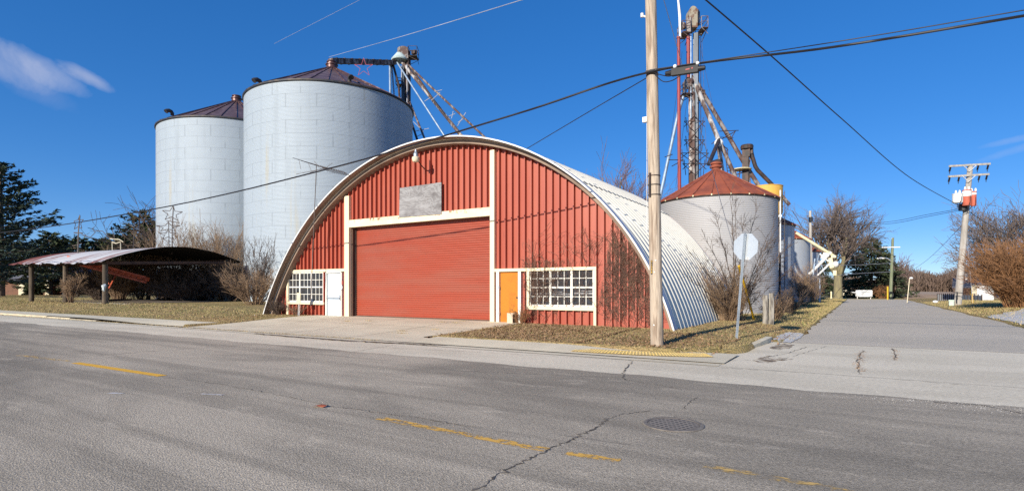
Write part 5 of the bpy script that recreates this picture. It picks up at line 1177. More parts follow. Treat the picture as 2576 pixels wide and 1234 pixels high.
# ------------------------------------------------------------------ bare trees and shrubs
def rvec(): return Vector(rng.normal(0, 1, 3))
LIMBS = 2
def grow(T, W, p, d, L, r, lv, top, spread, lift, kids, wander=.12, rt=.018, tropo=None):
    """one branch; the first levels go to T (trunk and limbs), the rest to W (twigs)"""
    n = max(2, int(3 + 2 * (top - lv) / top)) if lv < top else 2
    sink = T if lv < LIMBS else W; pos = [p]; dirs = []
    for i in range(n):
        d = (d + rvec() * wander + Vector((0, 0, lift))).normalized(); r1 = r * (1 - .45 * (i + 1) / n)
        q = p + d * (L / n); sink.add(p, q, max(r * (1 - .45 * i / n), rt), max(r1, rt * .8)); p = q; pos.append(p); dirs.append(d)
    if lv >= top: return
    for k in range(kids[lv]):
        t = (.30 + .70 * (k + rng.uniform(.2, .9)) / kids[lv]); i = min(n - 1, int(t * n)); b = pos[i].lerp(pos[i + 1], t * n - i)
        side = rvec(); side = (side - dirs[i] * side.dot(dirs[i])).normalized()
        nd = (dirs[i] * math.cos(spread) + side * math.sin(spread)).normalized()
        grow(T, W, b, nd, L * rng.uniform(.50, .78), max(r * .50, rt), lv + 1, top, spread * rng.uniform(.85, 1.1), lift, kids, wander, rt)
def bare_tree(base, h, name, label, m_bark, m_twig, kids, spread=.62, trunk_r=.35, trunk_f=.22, top=4, lift=.06, limbs=6, rt=.02, lean=(0, 0), group=None, gnarl=.12, limb_f=.45, keep=2):
    global LIMBS; LIMBS = keep
    T, W = Segs(), Segs(); t = thing(name, base, label, 'tree', group); p = Vector(base) + Vector((0, 0, -.1)); d = Vector((lean[0], lean[1], 1)).normalized()
    q = p + d * h * trunk_f
    tr = MB(); tr.tube([p, p + (q - p) * .15, p + (q - p) * .6, q], [trunk_r * 1.35, trunk_r * 1.08, trunk_r, trunk_r * .95], 12); 
    for k in range(limbs):
        a = 2 * math.pi * (k + rng.uniform(-.3, .3)) / limbs; s_ = spread * rng.uniform(.45, 1.15) if k else .1
        nd = Vector((math.cos(a) * math.sin(s_), math.sin(a) * math.sin(s_), math.cos(s_)))
        b = p.lerp(q, rng.uniform(.72, .99)); grow(T, W, b, nd, h * limb_f * rng.uniform(.8, 1.1), trunk_r * .48, 0, top, spread, lift, kids, gnarl, rt)
    V, F = T.arrays(6); k = len(tr.v); tr.v += [tuple(v) for v in V]; tr.f += [tuple(f + k) for f in F]
    o = tr.build('trunk', m_bark, t, smooth=60); W.build('crown', m_twig, t)
    return t
q = gnd(2108, 749, .05) ; q = dep(2108, 749, 82); q.z = 0
bare_tree(q, 15.2, 'bare_tree', 'huge bare tree with a thick mossy trunk at the end of the side road', 'mossy_bark', 'twig_grey', (5, 4, 4, 4), .66, .56, .24, 4, .045, 12, .013, limb_f=.43, gnarl=.13, keep=1)
q = dep(1566, 740, 62); q.z = 0
bare_tree(q, 17.0, 'bare_tree', 'bare reddish tree rising behind the barn roof, left of the wooden pole', 'bark', 'twig_red', (6, 4, 4), .50, .22, .34, 3, .05, 8, .018, limb_f=.36)
q = dep(440, 740, 92); q.z = 0
bare_tree(q, 18, 'bare_tree', 'bare dark tree half hidden behind the farther silo', 'twig_dark', 'twig_dark', (5, 4, 4), .75, .35, .25, 3, .02, 9, .03, limb_f=.42)
q = dep(2560, 740, 82); q.z = .1
bare_tree(q, 14.6, 'bare_tree', 'spreading bare tree behind the russet bush at the right edge', 'twig_dark', 'twig_grey', (6, 5, 4, 3), .72, .34, .20, 4, .035, 9, .024, limb_f=.46)
q = dep(2262, 742, 112); q.z = .1
bare_tree(q, 8.5, 'bare_tree', 'small reddish bare tree right of the dark spruce', 'bark', 'twig_red', (5, 4, 3), .6, .2, .2, 3, .03, 7, .03)
def bush(base, h, spread_r, n, name, label, m_, lv=2, r0=.018, kids=5, curve=.25, group=None, rt=.006, cat='shrub', lean=(0, 0), up0=.35, wander=.14):
    T, W = Segs(), Segs(); base = Vector(base)
    for k in range(n):
        a = rng.uniform(0, 2 * math.pi); s_ = rng.uniform(0, 1) ** .6; tilt = math.atan2(spread_r * s_, h) * rng.uniform(.6, 1.15)
        d = Vector((math.cos(a) * math.sin(tilt) + lean[0], math.sin(a) * math.sin(tilt) + lean[1], math.cos(tilt))).normalized()
        b = base + Vector((math.cos(a), math.sin(a), 0)) * spread_r * up0 * rng.uniform(0, .6); b.z = base.z - .05
        L = h * rng.uniform(.55, 1.08) / max(.5, math.cos(tilt))
        r = r0 * rng.uniform(.6, 1.2); p = b; ns = 5; pts = [p]; ds = []
        for i in range(ns):
            d = (d + rvec() * wander * .7 + Vector((math.cos(a), math.sin(a), 0)) * .05 * curve).normalized(); qq = p + d * L / ns
            W.add(p, qq, r * (1 - .8 * i / ns), max(rt, r * (1 - .8 * (i + 1) / ns))); p = qq; pts.append(p); ds.append(d)
        for j in range(kids):
            t = rng.uniform(.25, .98); i = min(ns - 1, int(t * ns)); bb = pts[i].lerp(pts[i + 1], t * ns - i); sd = rvec(); nd = (ds[i] * 1.0 + sd * .45 + Vector((0, 0, .15))).normalized()
            l2 = L * rng.uniform(.15, .38); mid = bb + nd * l2 * .5; nd2 = (nd + rvec() * wander).normalized(); W.add(bb, mid, max(rt, r * .4), max(rt, r * .3)); W.add(mid, mid + nd2 * l2 * .5, max(rt, r * .3), rt * .8)
            if lv > 1:
                for m in range(2):
                    nd3 = (nd2 + rvec() * .5).normalized(); W.add(mid, mid + nd3 * l2 * .5, rt, rt * .7)
    o = W.build(name, m_, org=base); return tag(o, label, cat, group)
# thicket round the shed and the silo feet
for i, (px, py, d, h, rr, m_, lab) in enumerate(((178, 763, 43.5, 2.0, .75, 'twig_tan', 'small tan shrub on the lawn under the rusty end of the shed'), (352, 745, 56, 4.4, 3.4, 'twig_dark', 'dark bare shrub behind the shed posts, left of the farther silo'),
        (432, 745, 54, 5.8, 2.6, 'twig_tan', 'tall tan shrub at the left foot of the farther silo'), (500, 745, 53.5, 6.2, 2.6, 'twig_tan', 'tall reddish shrub behind the middle of the shed roof'), (562, 748, 53, 6.6, 2.4, 'twig_tan', 'tallest tan shrub where the two silos meet'),
        (612, 750, 52, 5.8, 1.8, 'twig_tan', 'tan shrub under the lowest corner of the shed roof'), (652, 755, 45, 4.4, 1.6, 'twig_dark', 'grey bare shrub in front of the near silo'), (640, 757, 42, 2.3, 2.4, 'twig_tan', 'low dense brown shrub by the left barn edge'), (255, 748, 54, 3.2, 2.8, 'twig_dark', 'dark wide shrub behind the auger'),
        (300, 750, 52, 3.8, 2.6, 'twig_tan', 'tan shrub behind the front corner post of the shed'), (455, 753, 52, 2.9, 2.8, 'twig_dark', 'dark tangled shrub deep under the shed roof'),
        (410, 753, 52.5, 2.7, 2.6, 'twig_dark', 'dark tangle of brush at the back left corner under the shed'), (520, 754, 51, 2.8, 2.6, 'twig_dark', 'dark brush between the back posts of the shed'), (580, 755, 49.5, 2.9, 2.0, 'twig_dark', 'dark brush outside the right end of the shed roof'), (480, 756, 50, 2.0, 3.4, 'twig_dark', 'low dark bramble along the shed floor'))):
    q = dep(px, py, d); q.z = gz(q.x, q.y)
    bush(q, h, rr, (26 if px > 600 else 46) if h > 4 else (26 if i == 0 else (60 if px > 600 else 110)), 'bare_shrub', lab, m_, 2, .03, 12, .3, 'bare shrubs round the shed', .011)
# shrub by the sign
q = gnd(1832, 812, .12); q = Vector((q.x, q.y, .10))
bush(q, 2.2, 1.3, 190, 'bare_shrub', 'dense brown thicket of thin stems at the end of the barn roof', 'twig_tan', 2, .011, 8, .3, None, .0042, wander=.18)
W = Segs(); base = Vector((q.x + .2, q.y + .6, .1))
for (tx, ty, dd, r) in ((1765, 575, 21, .022), (1800, 540, 23, .026), (1838, 500, 23.5, .03), (1852, 515, 23.5, .028), (1905, 520, 23, .024), (1945, 560, 22, .022), (1960, 590, 21.5, .022), (1985, 520, 23, .018), (1962, 650, 21, .018), (1740, 640, 21.5, .02), (1720, 690, 21, .016), (1975, 690, 22, .016), (1870, 560, 23, .02), (1815, 600, 22, .02), (1935, 640, 21.5, .017), (1780, 650, 21, .016), (1990, 610, 23, .015)):
    tip = dep(tx, ty, dd); p = base + Vector((rng.uniform(-.3, .3), rng.uniform(-.2, .3), 0)); n = 8; pts = []
    ctrl = base + Vector(((tip.x - base.x) * .35, (tip.y - base.y) * .35, (tip.z - base.z) * .55))
    for i in range(n + 1):
        t = i / n; v = p * (1 - t) ** 2 + ctrl * 2 * t * (1 - t) + tip * t * t; pts.append(v + rvec() * .03)
    for i in range(n): W.add(pts[i], pts[i + 1], r * (1 - .75 * i / n), r * (1 - .75 * (i + 1) / n))
    for j in range(26):
        t = rng.uniform(.25, 1); i = min(n - 1, int(t * n)); b_ = pts[i].lerp(pts[i + 1], t * n - i); nd = ((pts[i + 1] - pts[i]).normalized() + rvec() * .42 + Vector((0, 0, .2))).normalized(); l2 = rng.uniform(.2, .85)
        m_ = b_ + nd * l2 * .5; W.add(b_, m_, .008, .006); W.add(m_, m_ + (nd + rvec() * .25).normalized() * l2 * .5, .006, .004)
        for k in range(2): W.add(m_, m_ + (nd + rvec() * .5).normalized() * l2 * .4, .005, .004)
tag(W.build('bare_sapling', 'twig_dark', org=base), 'leafless sapling with long upswept branches behind the octagonal sign', 'tree')
for (px, py, d, h, rr, lab) in ((1985, 790, 32, 1.5, .8, 'brown bare shrub at the foot of the second bin'), (2022, 782, 45, 3.2, 1.0, 'tall thin brown shrub against the third bin'), (1950, 800, 26, 1.2, .7, 'low brown brush behind the weathered posts'), (2043, 772, 55, 2.6, 1.2, 'brown scrub before the fourth bin')):
    q = dep(px, py, d); q.z = .05; bush(q, h, rr, 60, 'bare_shrub', lab, 'twig_dark' if d == 32 else 'twig_tan', 2, .013, 7, .3, 'bare shrubs along the bins', .007)
# russet bush at right edge, small one at the road's end
q = dep(2585, 790, 38); q.z = .25
bush(q, 4.0, 2.5, 460, 'russet_bush', 'big dense russet bush at the right edge, over the white gravel', 'twig_russet', 2, .018, 14, .3, 'russet bushes', .010, up0=.8, wander=.2)
q = dep(2221, 748, 92); q.z = 0
bush(q, 1.9, 1.1, 160, 'russet_bush', 'small russet bush between the white sign box and the streetlight pole', 'twig_russet', 2, .03, 9, .3, 'russet bushes', .018, up0=.8, wander=.2)
# dead vines on the wall round the right window and the right end
def vines(name, label, starts, ylim, n, lmin, lmax, r, drift=.25):
    W = Segs()
    for k in range(n):
        x, z = starts(); p = Vector((x, WALL_Y - rng.uniform(.09, .16), z)); a = rng.normal(math.pi / 2, .35); L = rng.uniform(lmin, lmax); s_ = .11
        for i in range(int(L / s_)):
            a += rng.normal(0, .42); a += (math.pi / 2 - a) * .10; qq = p + Vector((math.cos(a) * s_, rng.normal(0, .012), math.sin(a) * s_))
            qq.y = min(WALL_Y - .088, max(WALL_Y - .22, qq.y))
            if qq.z > min(ztop(qq.x) - .12, ylim(qq.x)) or qq.x > XR - .1 or qq.x < OD[1] + .16: break
            W.add(p, qq, r * rng.uniform(.6, 1.2), r); 
            if rng.random() < .35: W.add(qq, qq + Vector((rng.normal(0, .12), rng.uniform(-.06, 0), rng.normal(-.03, .1))), r * .6, r * .5)
            p = qq
    return tag(W.build(name, 'vine', org=(starts()[0], WALL_Y - .1, .1)), label, 'vine', 'dead vines on the barn wall')
xe0, xe1 = X(1520), X(1655)
vines('dead_vine', 'thick mat of dead vines over the right end of the red wall', lambda: (rng.uniform(xe0, xe1), rng.uniform(.1, 3.2)), lambda x: 1.0 + 4.4 * sm((x - xe0 + .3) / 1.0), 420, .6, 2.6, .0065)
wx0, wx1 = RW[0] - .15, RW[1] + .2
vines('dead_vine', 'dead vines tangled over the right window', lambda: (rng.uniform(wx0, wx1) if rng.random() < .6 else rng.uniform(wx0, wx0 + 1.0), rng.uniform(.2, 2.3)), lambda x: 2.75, 150, .5, 2.4, .006)
vines('dead_vine', 'thin dead vine climbing the ribs just above the left end of the right window', lambda: (rng.uniform(X(1325), X(1362)), rng.uniform(.3, 2.6)), lambda x: 4.4, 40, 1.0, 2.8, .006)
vines('dead_vine', 'wisps of dead vine rising above the right end of the right window', lambda: (rng.uniform(X(1420), X(1540)), rng.uniform(2.3, 3.3)), lambda x: 4.0, 40, .4, 1.2, .006)
# brown weeds at the door corner
q = Vector((X(1325), WALL_Y - .5, .15)); bush(q, .75, .5, 36, 'dry_weeds', 'rusty brown dead weeds at the corner of the orange door and the right window', 'twig_russet', 2, .006, 6, .3, None, .004, 'weeds')
q = Vector((X(772), WALL_Y - .6, .2)); bush(q, .55, .5, 50, 'dry_weeds', 'dry weeds below the left window at the yellow sign stake', 'twig_tan', 2, .006, 5, .3, None, .004, 'weeds')
q = Vector((arch(0)[0] + .8, WALL_Y - .45, .25)); bush(q, .8, .7, 70, 'dry_weeds', 'brown weeds in the left corner under the roof edge', 'twig_dark', 2, .008, 5, .3, None, .005, 'weeds')

# ------------------------------------------------------------------ conifers
def conifer(base, h, rad, name, label, m_, n_wh=26, per=9, skirt=.08, droop=-.12, dens=26, leaf=.42, shape=1.0, trunk_r=.3, irregular=.25, group=None, up=.0):
    t = thing(name, base, label, 'tree', group); b = Vector(base); W = Segs(); V = []; F = []
    for i in range(n_wh):
        f = skirt + (1 - skirt) * (i + rng.uniform(-.3, .3)) / n_wh; f = min(max(f, skirt), .985); L0 = rad * (1 - f) ** shape + .25
        for k in range(per):
            a = rng.uniform(0, 2 * math.pi); L = L0 * rng.uniform(1 - irregular * 1.6, 1 + irregular); p0 = b + Vector((0, 0, h * f)); d = Vector((math.cos(a), math.sin(a), droop + up * f + rng.uniform(-.12, .12))).normalized()
            p1 = p0 + d * L + Vector((0, 0, .10 * L)); W.add(p0, p1, .05, .02)
            m = max(5, int(dens * L / rad)); s_ = np.sqrt(rng.uniform(.04, 1, m)); side = np.array((-d.y, d.x, 0))
            c = np.array(p0)[None] + (np.array(p1 - p0))[None] * s_[:, None] + side[None] * (rng.normal(0, .16, m) * L * (1.05 - s_))[:, None]; c[:, 2] += rng.normal(-.05, .14, m)
            dv = np.array(d)[None] + rng.normal(0, .5, (m, 3)); dv /= np.linalg.norm(dv, axis=1, keepdims=True); sv = np.cross(dv, rng.normal(0, 1, (m, 3)) * .5 + np.array([0, 0, 1.])); sv /= np.linalg.norm(sv, axis=1, keepdims=True) + 1e-6
            lf = leaf * rng.uniform(.6, 1.3, (m, 1)); k0 = sum(len(q) for q in V)
            V.append(np.stack([c - dv * lf * .5, c + sv * lf * .22, c + dv * lf * .6, c - sv * lf * .22], 1).reshape(-1, 3)); F.append(k0 + np.arange(m * 4).reshape(-1, 4))
    e = MB(); e.tube([b + Vector((0, 0, -.2)), b + Vector((0, 0, h * .5)), b + Vector((0, 0, h * .98))], [trunk_r, trunk_r * .7, .04], 9); v_, f_ = W.arrays(3); k = len(e.v); e.v += [tuple(q) for q in v_]; e.f += [tuple(q + k) for q in f_]
    e.build('trunk', 'twig_dark', t, smooth=60); np_mesh('crown', np.concatenate(V), np.concatenate(F), m_, t)
    return t
G2 = 'conifers behind the shed'
def onground(px, d, z=0.2): q = dep(px, 740, d); return Vector((q.x, q.y, z))
conifer(onground(2, 84, .3), 20.5, 8.2, 'pine_tree', 'tallest dark pine at the left edge with layered open branches', 'needles_blue', 34, 10, .12, .03, 60, .66, .62, .55, .42, G2, .25)
conifer(onground(-70, 70, .3), 16, 6, 'pine_tree', 'dark pine cut off by the left edge', 'needles_blue', 26, 8, .12, .0, 40, .6, .7, .4, .35, G2, .2)
for px, d, h, r, m_, lab in ((128, 100, 11.5, 4.6, 'needles', 'dark pine right of the tallest pine, behind the rusty shed end'), (196, 112, 11.8, 5.0, 'needles', 'rounded dark pine behind the wire star mast'), (250, 116, 11.8, 4.6, 'needles_blue', 'dark blunt pine behind the shed middle'), (300, 108, 12.0, 5, 'needles_olive', 'dark green pine behind the U-shaped wire frame'), (352, 96, 15, 5.2, 'needles_olive', 'olive pine with a broad flat top beside the farther silo'), (395, 100, 13.5, 5, 'needles', 'dark pine mostly hidden behind the farther silo'), (70, 118, 11, 5.5, 'needles', 'dark pine low behind the tallest pine'), (160, 120, 11.5, 5.5, 'needles', 'dark pine in the back row, left of the wire star mast'), (275, 124, 12, 5.5, 'needles', 'dark pine in the back row behind the wire frames'), (325, 118, 12, 5.5, 'needles', 'dark pine in the back row, left of the olive pine')):
    conifer(onground(px, d), h, r, 'pine_tree', lab, m_, 22, 10, .08, .0, 40, .66, .42, .3, .35, G2, .15)
conifer(onground(2192, 97, .0), 10.6, 6.2, 'spruce_tree', 'big dark spruce with drooping boughs at the end of the side road', 'needles', 34, 13, .03, -.22, 46, .52, .62, .35, .22)
conifer(onground(2073, 118, .0), 7.5, 2.6, 'spruce_tree', 'small dark spruce left of the huge bare tree', 'needles', 20, 9, .03, -.15, 26, .5, .9, .2, .2)

# ------------------------------------------------------------------ far things
def wood(name, px0, px1, d, h0, h1, n, label):
    W = Segs(); 
    for k in range(n):
        px = rng.uniform(px0, px1); dd = d * rng.uniform(.96, 1.12); b = dep(px, 740, dd); b.z = 0; h = rng.uniform(h0, h1) * (.85 + .3 * math.sin(px * .02) ** 2); b = Vector(b); W.add(b, b + Vector((0, 0, h * .7)), .16, .08)
        for j in range(20):
            t = rng.uniform(.02, .95); p = b + Vector((0, 0, h * t * .72)); nd = Vector((rng.normal(0, .5), rng.normal(0, .5), 1)).normalized(); W.add(p, p + nd * h * rng.uniform(.14, .34), .10, .05)
    return tag(W.build(name, 'wood_mass', org=(0, 200, 0)), label, 'wood', None, 'stuff')
wood('bare_wood', 2262, 2440, 205, 7.5, 10.5, 420, 'brown bare wood beyond the plowed field')
wood('bare_wood', 2030, 2280, 230, 6, 9, 300, 'brown bare wood far behind the huge bare tree')
wood('bare_wood', 2400, 2640, 190, 7, 10, 240, 'bare wood behind the yellow house')
wood('bare_wood', -40, 420, 160, 5, 8, 320, 'dark scrub far behind the pines')
wood('bare_wood', 620, 760, 120, 4, 6, 90, 'scrub far beyond the gap beside the barn')
hs = thing('brick_house', dep(110, 740, 105), 'low brick house with cream wall sections far behind the open shed', 'house')
HD = lambda x, y, d=103: dep(x, y, d)
def hbox(name, x0, x1, y0, y1, m_, d=103, th=.3, parent=None):
    a, q = HD(x0, y1, d), HD(x1, y1, d); h = HD(x0, y0, d).z - a.z; a.z = q.z = (.15 if y1 >= 740 else a.z); h = HD(x0, y0, d).z - a.z
    dn = (q - a).normalized(); n = (a + q).normalized() * th; n.z = 0; e = MB(); e.prism([a, q, q + n, a + n], Vector((0, 0, h))); return e.build(name, m_, parent or hs)
hbox('wall', 12, 250, 706, 742, 'brick_wall', 103, 8); hbox('wall_panel', 46, 62, 702, 741, 'cream_wall', 102); hbox('wall_panel', 113, 130, 712, 741, 'cream_wall', 102); hbox('wall_panel', 155, 194, 714, 741, 'white_metal', 102)
hbox('wall_panel', 100, 119, 694, 700, 'white_metal', 101); e = MB(); e.sphere(HD(126, 706, 101.5), .9, 10, (1, .5, .6)); e.build('window', 'white_metal', hs); hbox('porch_post', 172, 176, 703, 742, 'white_metal', 101.5)
a, q = HD(6, 706, 102), HD(256, 706, 102); dn = (q - a).normalized(); n = (a + q); n.z = 0; n.normalize(); e = MB(); e.prism([a - n * .6, a + n * 9, a + n * 4.2 + Vector((0, 0, 2.2))], q - a); e.build('roof', 'dark_roof', hs)
e = MB(); q = onground(83, 98, .2); 
conifer(q, 3.2, 1.2, 'clipped_evergreen', 'small clipped evergreen before the far brick house', 'needles', 14, 8, .02, .1, 20, .4, .4, .1, .1)
# yellow house and fence on the right
hy = thing('yellow_house', dep(2448, 745, 90), 'small yellow house with a grey roof behind the leaning pole', 'house')
YD = lambda x, y, d=90: dep(x, y, d)
a, q = YD(2402, 745), YD(2462, 745); a.z = q.z = .0; dn = (q - a).normalized(); n = (a + q).normalized()
hh = YD(2402, 722).z; e = MB(); e.prism([a, q, q + n * 7, a + n * 7], Vector((0, 0, hh))); e.build('wall', 'yellow_wall', hy)
e = MB(); rz = YD(2430, 698).z; e.prism([a - n * 1.2 + Vector((0, 0, hh - .1)) - dn * .4, a + n * 8 + Vector((0, 0, hh - .1)) - dn * .4, a + n * 3.5 + Vector((0, 0, rz)) - dn * .4], dn * ((q - a).length + .8)); e.build('roof', 'dark_roof', hy)
e = MB(); e.lathe([(.16, 0), (.16, .7), (.25, .72), (.25, .9), (0, .95)], YD(2431, 703, 91), 8); e.build('roof_pipe', 'white_metal', hy)
e = MB(); a2, q2 = YD(2444, 745, 88), YD(2462, 745, 88); a2.z = q2.z = 0; h2 = YD(2444, 716, 88).z; e.prism([a2, q2, q2 + n * .25, a2 + n * .25], Vector((0, 0, h2))); e.build('wall_panel', 'cream_wall', hy)
a2, q2 = YD(2408, 745, 89), YD(2440, 745, 89); a2.z = q2.z = .4; e = MB(); e.prism([a2, q2, q2 + n * .5, a2 + n * .5], Vector((0, 0, YD(2408, 724, 89).z - .4))); e.build('dark_porch', 'reveal_wood', hy)
a2, q2 = YD(2458, 748, 74), YD(2500, 748, 74); sh_ = thing('white_shed', (a2 + q2) / 2, 'white wall of a low shed showing left of the big russet bush', 'shed'); a2.z = q2.z = 0; e = MB(); e.prism([a2, q2, q2 + n * 3, a2 + n * 3], Vector((0, 0, YD(2458, 716, 74).z))); e.build('wall', 'white_metal', sh_)
e = MB(); e.prism([a2 + Vector((0, 0, YD(2458, 716, 74).z)) - n * .3, q2 + Vector((0, 0, YD(2458, 716, 74).z)) - n * .3, q2 + n * 3.3 + Vector((0, 0, 3.0)), a2 + n * 3.3 + Vector((0, 0, 3.0))], Vector((0, 0, .12))); e.build('roof', 'dark_roof', sh_)
fn = thing('slat_fence', dep(2400, 752, 66), 'grey slatted privacy fence at the verge behind the leaning pole', 'fence')
FD = lambda x, d: dep(x, 750, d)
for (x0, d0, x1, d1, nb) in ((2358, 68, 2405, 66, 9), (2405, 66, 2470, 58, 8)):
    a2, q2 = FD(x0, d0), FD(x1, d1); a2.z = q2.z = .05; L = (q2 - a2)
    e = MB(); dn2 = L.normalized(); n2 = Vector((-dn2.y, dn2.x, 0)); e.prism([a2, q2, q2 + n2 * .05, a2 + n2 * .05], Vector((0, 0, .85))); e.build('slat_panel', 'slat_fence', fn)
    for k in range(nb + 1): p = a2 + L * (k / nb); e = MB(); e.tube([p, p + Vector((0, 0, 1.0))], .05, 6); e.build('fence_post', 'dark_steel', fn)
q = dep(2393, 763, 50); q.z = .1; tb = thing('transformer_box', q, 'small pale green utility pedestal on the grass left of the leaning pole', 'utility box')
e = MB(); e.span(q + Vector((-.17, -.15, 0)), q + Vector((.17, .15, .40))); e.build('base', 'transformer_green', tb); e = MB(); e.span(q + Vector((-.20, -.18, .402)), q + Vector((.20, .18, .52))); e.build('lid', 'transformer_green', tb)
q = dep(2353, 753, 60); e = MB(); e.sphere((q.x, q.y, .22), .22, 9, (1.2, .8, .7)); tag(e.build('white_stone', 'white_metal', smooth=60), 'white stone lying on the verge far down the side road', 'stone')
# white sign box at the road's end
q = dep(2176, 749, 88); wb = thing('sign_trailer', q, 'white portable sign box on short legs at the end of the side road', 'sign')
a2, q2 = dep(2158, 747, 88), dep(2195, 747, 88); dn2 = (q2 - a2).normalized(); n2 = Vector((-dn2.y, dn2.x, 0)); z0, z1 = dep(2158, 746, 88).z, dep(2158, 729, 88).z
a2.z = q2.z = z0; e = MB(); r_ = .12; w_ = (q2 - a2).length; h_ = z1 - z0
out = [(r_, 0), (w_ - r_, 0), (w_, r_), (w_, h_ - r_), (w_ - r_, h_), (r_, h_), (0, h_ - r_), (0, r_)]
e.prism([a2 + dn2 * x_ + Vector((0, 0, z_)) for x_, z_ in out], n2 * .6); bx_ = e.build('sign_face', 'white_metal', wb)
e = MB(); p = a2 + dn2 * w_ * .15 - n2 * .01 + Vector((0, 0, h_ * .76)); e.beam(p, p + dn2 * w_ * .66, .03, .07); p = a2 + dn2 * w_ * .1 - n2 * .01 + Vector((0, 0, h_ * .36)); e.beam(p, p + dn2 * w_ * .66, .01, .02); e.build('line_mark', 'post_steel', bx_)
for f in (.05, .95): p = a2 + dn2 * w_ * f + n2 * .3; e = MB(); e.tube([p + Vector((0, 0, .02)), (p.x, p.y, -.0)], .06, 6); e.build('leg', 'white_metal', wb)
e = MB(); e.beam(a2 + Vector((0, 0, h_ * .62)) + n2 * .3, a2 - dn2 * .75 + Vector((0, 0, h_ * .68)) + n2 * .3, .12); e.build('tow_bar', 'white_metal', wb)
def car(px, d, w, m_, label, yaw=0.0):
    q = dep(px, 740, d); q.z = .0; t = thing('parked_car', q, label, 'car', 'cars parked far off'); rot = Matrix.Rotation(yaw, 3, 'Z'); L = w / 2
    pr = [(-L, .3), (L, .3), (L, .75), (L * .85, .85), (L * .45, .92), (L * .2, 1.38), (-L * .5, 1.4), (-L * .8, .95), (-L, .85)]
    e = MB(); e.prism([q + rot @ Vector((x_, -.8, z_)) for x_, z_ in pr], rot @ Vector((0, 1.6, 0))); e.build('body', m_, t)
    e = MB(); e.prism([q + rot @ Vector((x_, -.815, z_)) for x_, z_ in ((-L * .68, .95), (L * .36, .95), (L * .17, 1.3), (-L * .48, 1.32))], rot @ Vector((0, 1.63, 0))); e.build('window', 'window_glass', t)
    for sx in (-.6, .62):
        for sy in (-.72, .72):
            e = MB(); e.lathe([(.33, -.1), (.33, .1), (0, .1)], (0, 0, 0), 12); e.v = [tuple(q + rot @ Vector((v[0] + sx * L, v[2] + sy, v[1] + .33))) for v in e.v]; e.build('wheel', 'black_rubber', t)
car(2090, 122, 4.4, 'white_metal', 'white car parked beyond the huge bare tree, left of its trunk', R(35)); car(2140, 118, 5.2, 'cream_wall', 'pale car parked between the huge bare tree and the white sign box', R(32))
# ------------------------------------------------------------------ grass, leaves, weeds
def blades(name, polys, n, hmin, hmax, m_, label, w=.012, zoff=0.0, xyfun=None):
    P_ = []
    tot = sum((a[2] - a[0]) * (a[3] - a[1]) * a[4] for a in polys)
    for (x0, y0, x1, y1, wt) in polys:
        k = int(n * (x1 - x0) * (y1 - y0) * wt / tot); P_.append(np.stack([rng.uniform(x0, x1, k), rng.uniform(y0, y1, k)], 1))
    P_ = np.concatenate(P_); 
    clump = np.sin(P_[:, 0] * 2.3 + 1.3 * np.sin(P_[:, 1] * 1.9)) * np.sin(P_[:, 1] * 2.9 + 1.1 * np.sin(P_[:, 0] * 3.1)); keep = rng.uniform(-1, 1, len(P_)) < clump + .15; P_ = P_[keep]
    if xyfun: P_ = np.array([p for p in P_ if xyfun(p[0], p[1])])
    z = np.array([gz(x, y) for x, y in P_]) - .01 + zoff; m = len(P_); h = rng.uniform(hmin, hmax, m) * (.7 + .5 * rng.uniform(0, 1, m)); a = rng.uniform(0, 2 * math.pi, m); le = rng.normal(0, .5, (m, 2)) * h[:, None]
    ww = w * rng.uniform(.7, 1.4, m); dx = np.cos(a) * ww / 2; dy = np.sin(a) * ww / 2
    V = np.stack([np.stack([P_[:, 0] - dx, P_[:, 1] - dy, z], 1), np.stack([P_[:, 0] + dx, P_[:, 1] + dy, z], 1), np.stack([P_[:, 0] + le[:, 0], P_[:, 1] + le[:, 1], z + h], 1)], 1).reshape(-1, 3)
    o = np_mesh(name, V, np.arange(m * 3).reshape(-1, 3), m_, org=(0, 0, 0)); return tag(o, label, 'grass', None, 'stuff')
near = [(-11.8, 13.6, -2.4, 19.1, 1.0), (-5.6, 19.1, -1.75, 27, .7), (-27.8, 14.2, -23.9, 19.0, .9)]
ok = lambda x, y: not (x < -11.4 - .8 * sm((16.5 - y) / 3) + 0 and x > -23.9) and not (x > -2.9 and y < 16.5 and (x + 2.9) > (y - 13.9) * .3)
blades('grass', near, 62000, .015, .075, 'straw_blade', 'dry straw grass of the verge before the barn', .010, 0, ok)
blades('grass', near, 12000, .02, .06, 'green_blade', 'greenish grass among the dry verge before the barn', .014, 0, ok)
verge = [(-7, 27, -1.8, 100, 1.0), (5.9, 24, 16, 80, .5)]
blades('grass', verge, 60000, .05, .16, 'straw_blade', 'dry grass of the verges along the side road', .03)
blades('grass', verge, 40000, .05, .12, 'green_blade', 'green grass of the verges along the side road', .03)
lawn = [(-60, 14.2, -28, 22, 1.0), (-95, 14.2, -60, 30, .7)]
blades('grass', lawn, 60000, .03, .085, 'straw_blade', 'dry lawn before the open shed', .03)
blades('grass', lawn, 15000, .04, .10, 'green_blade', 'green tinge in the lawn before the open shed', .035)
ledge = [(x_, 12.34, x_ + 1.5, 12.50, 1 if k % 3 else .3) for k, x_ in enumerate(np.arange(-60, -14, 1.5))]
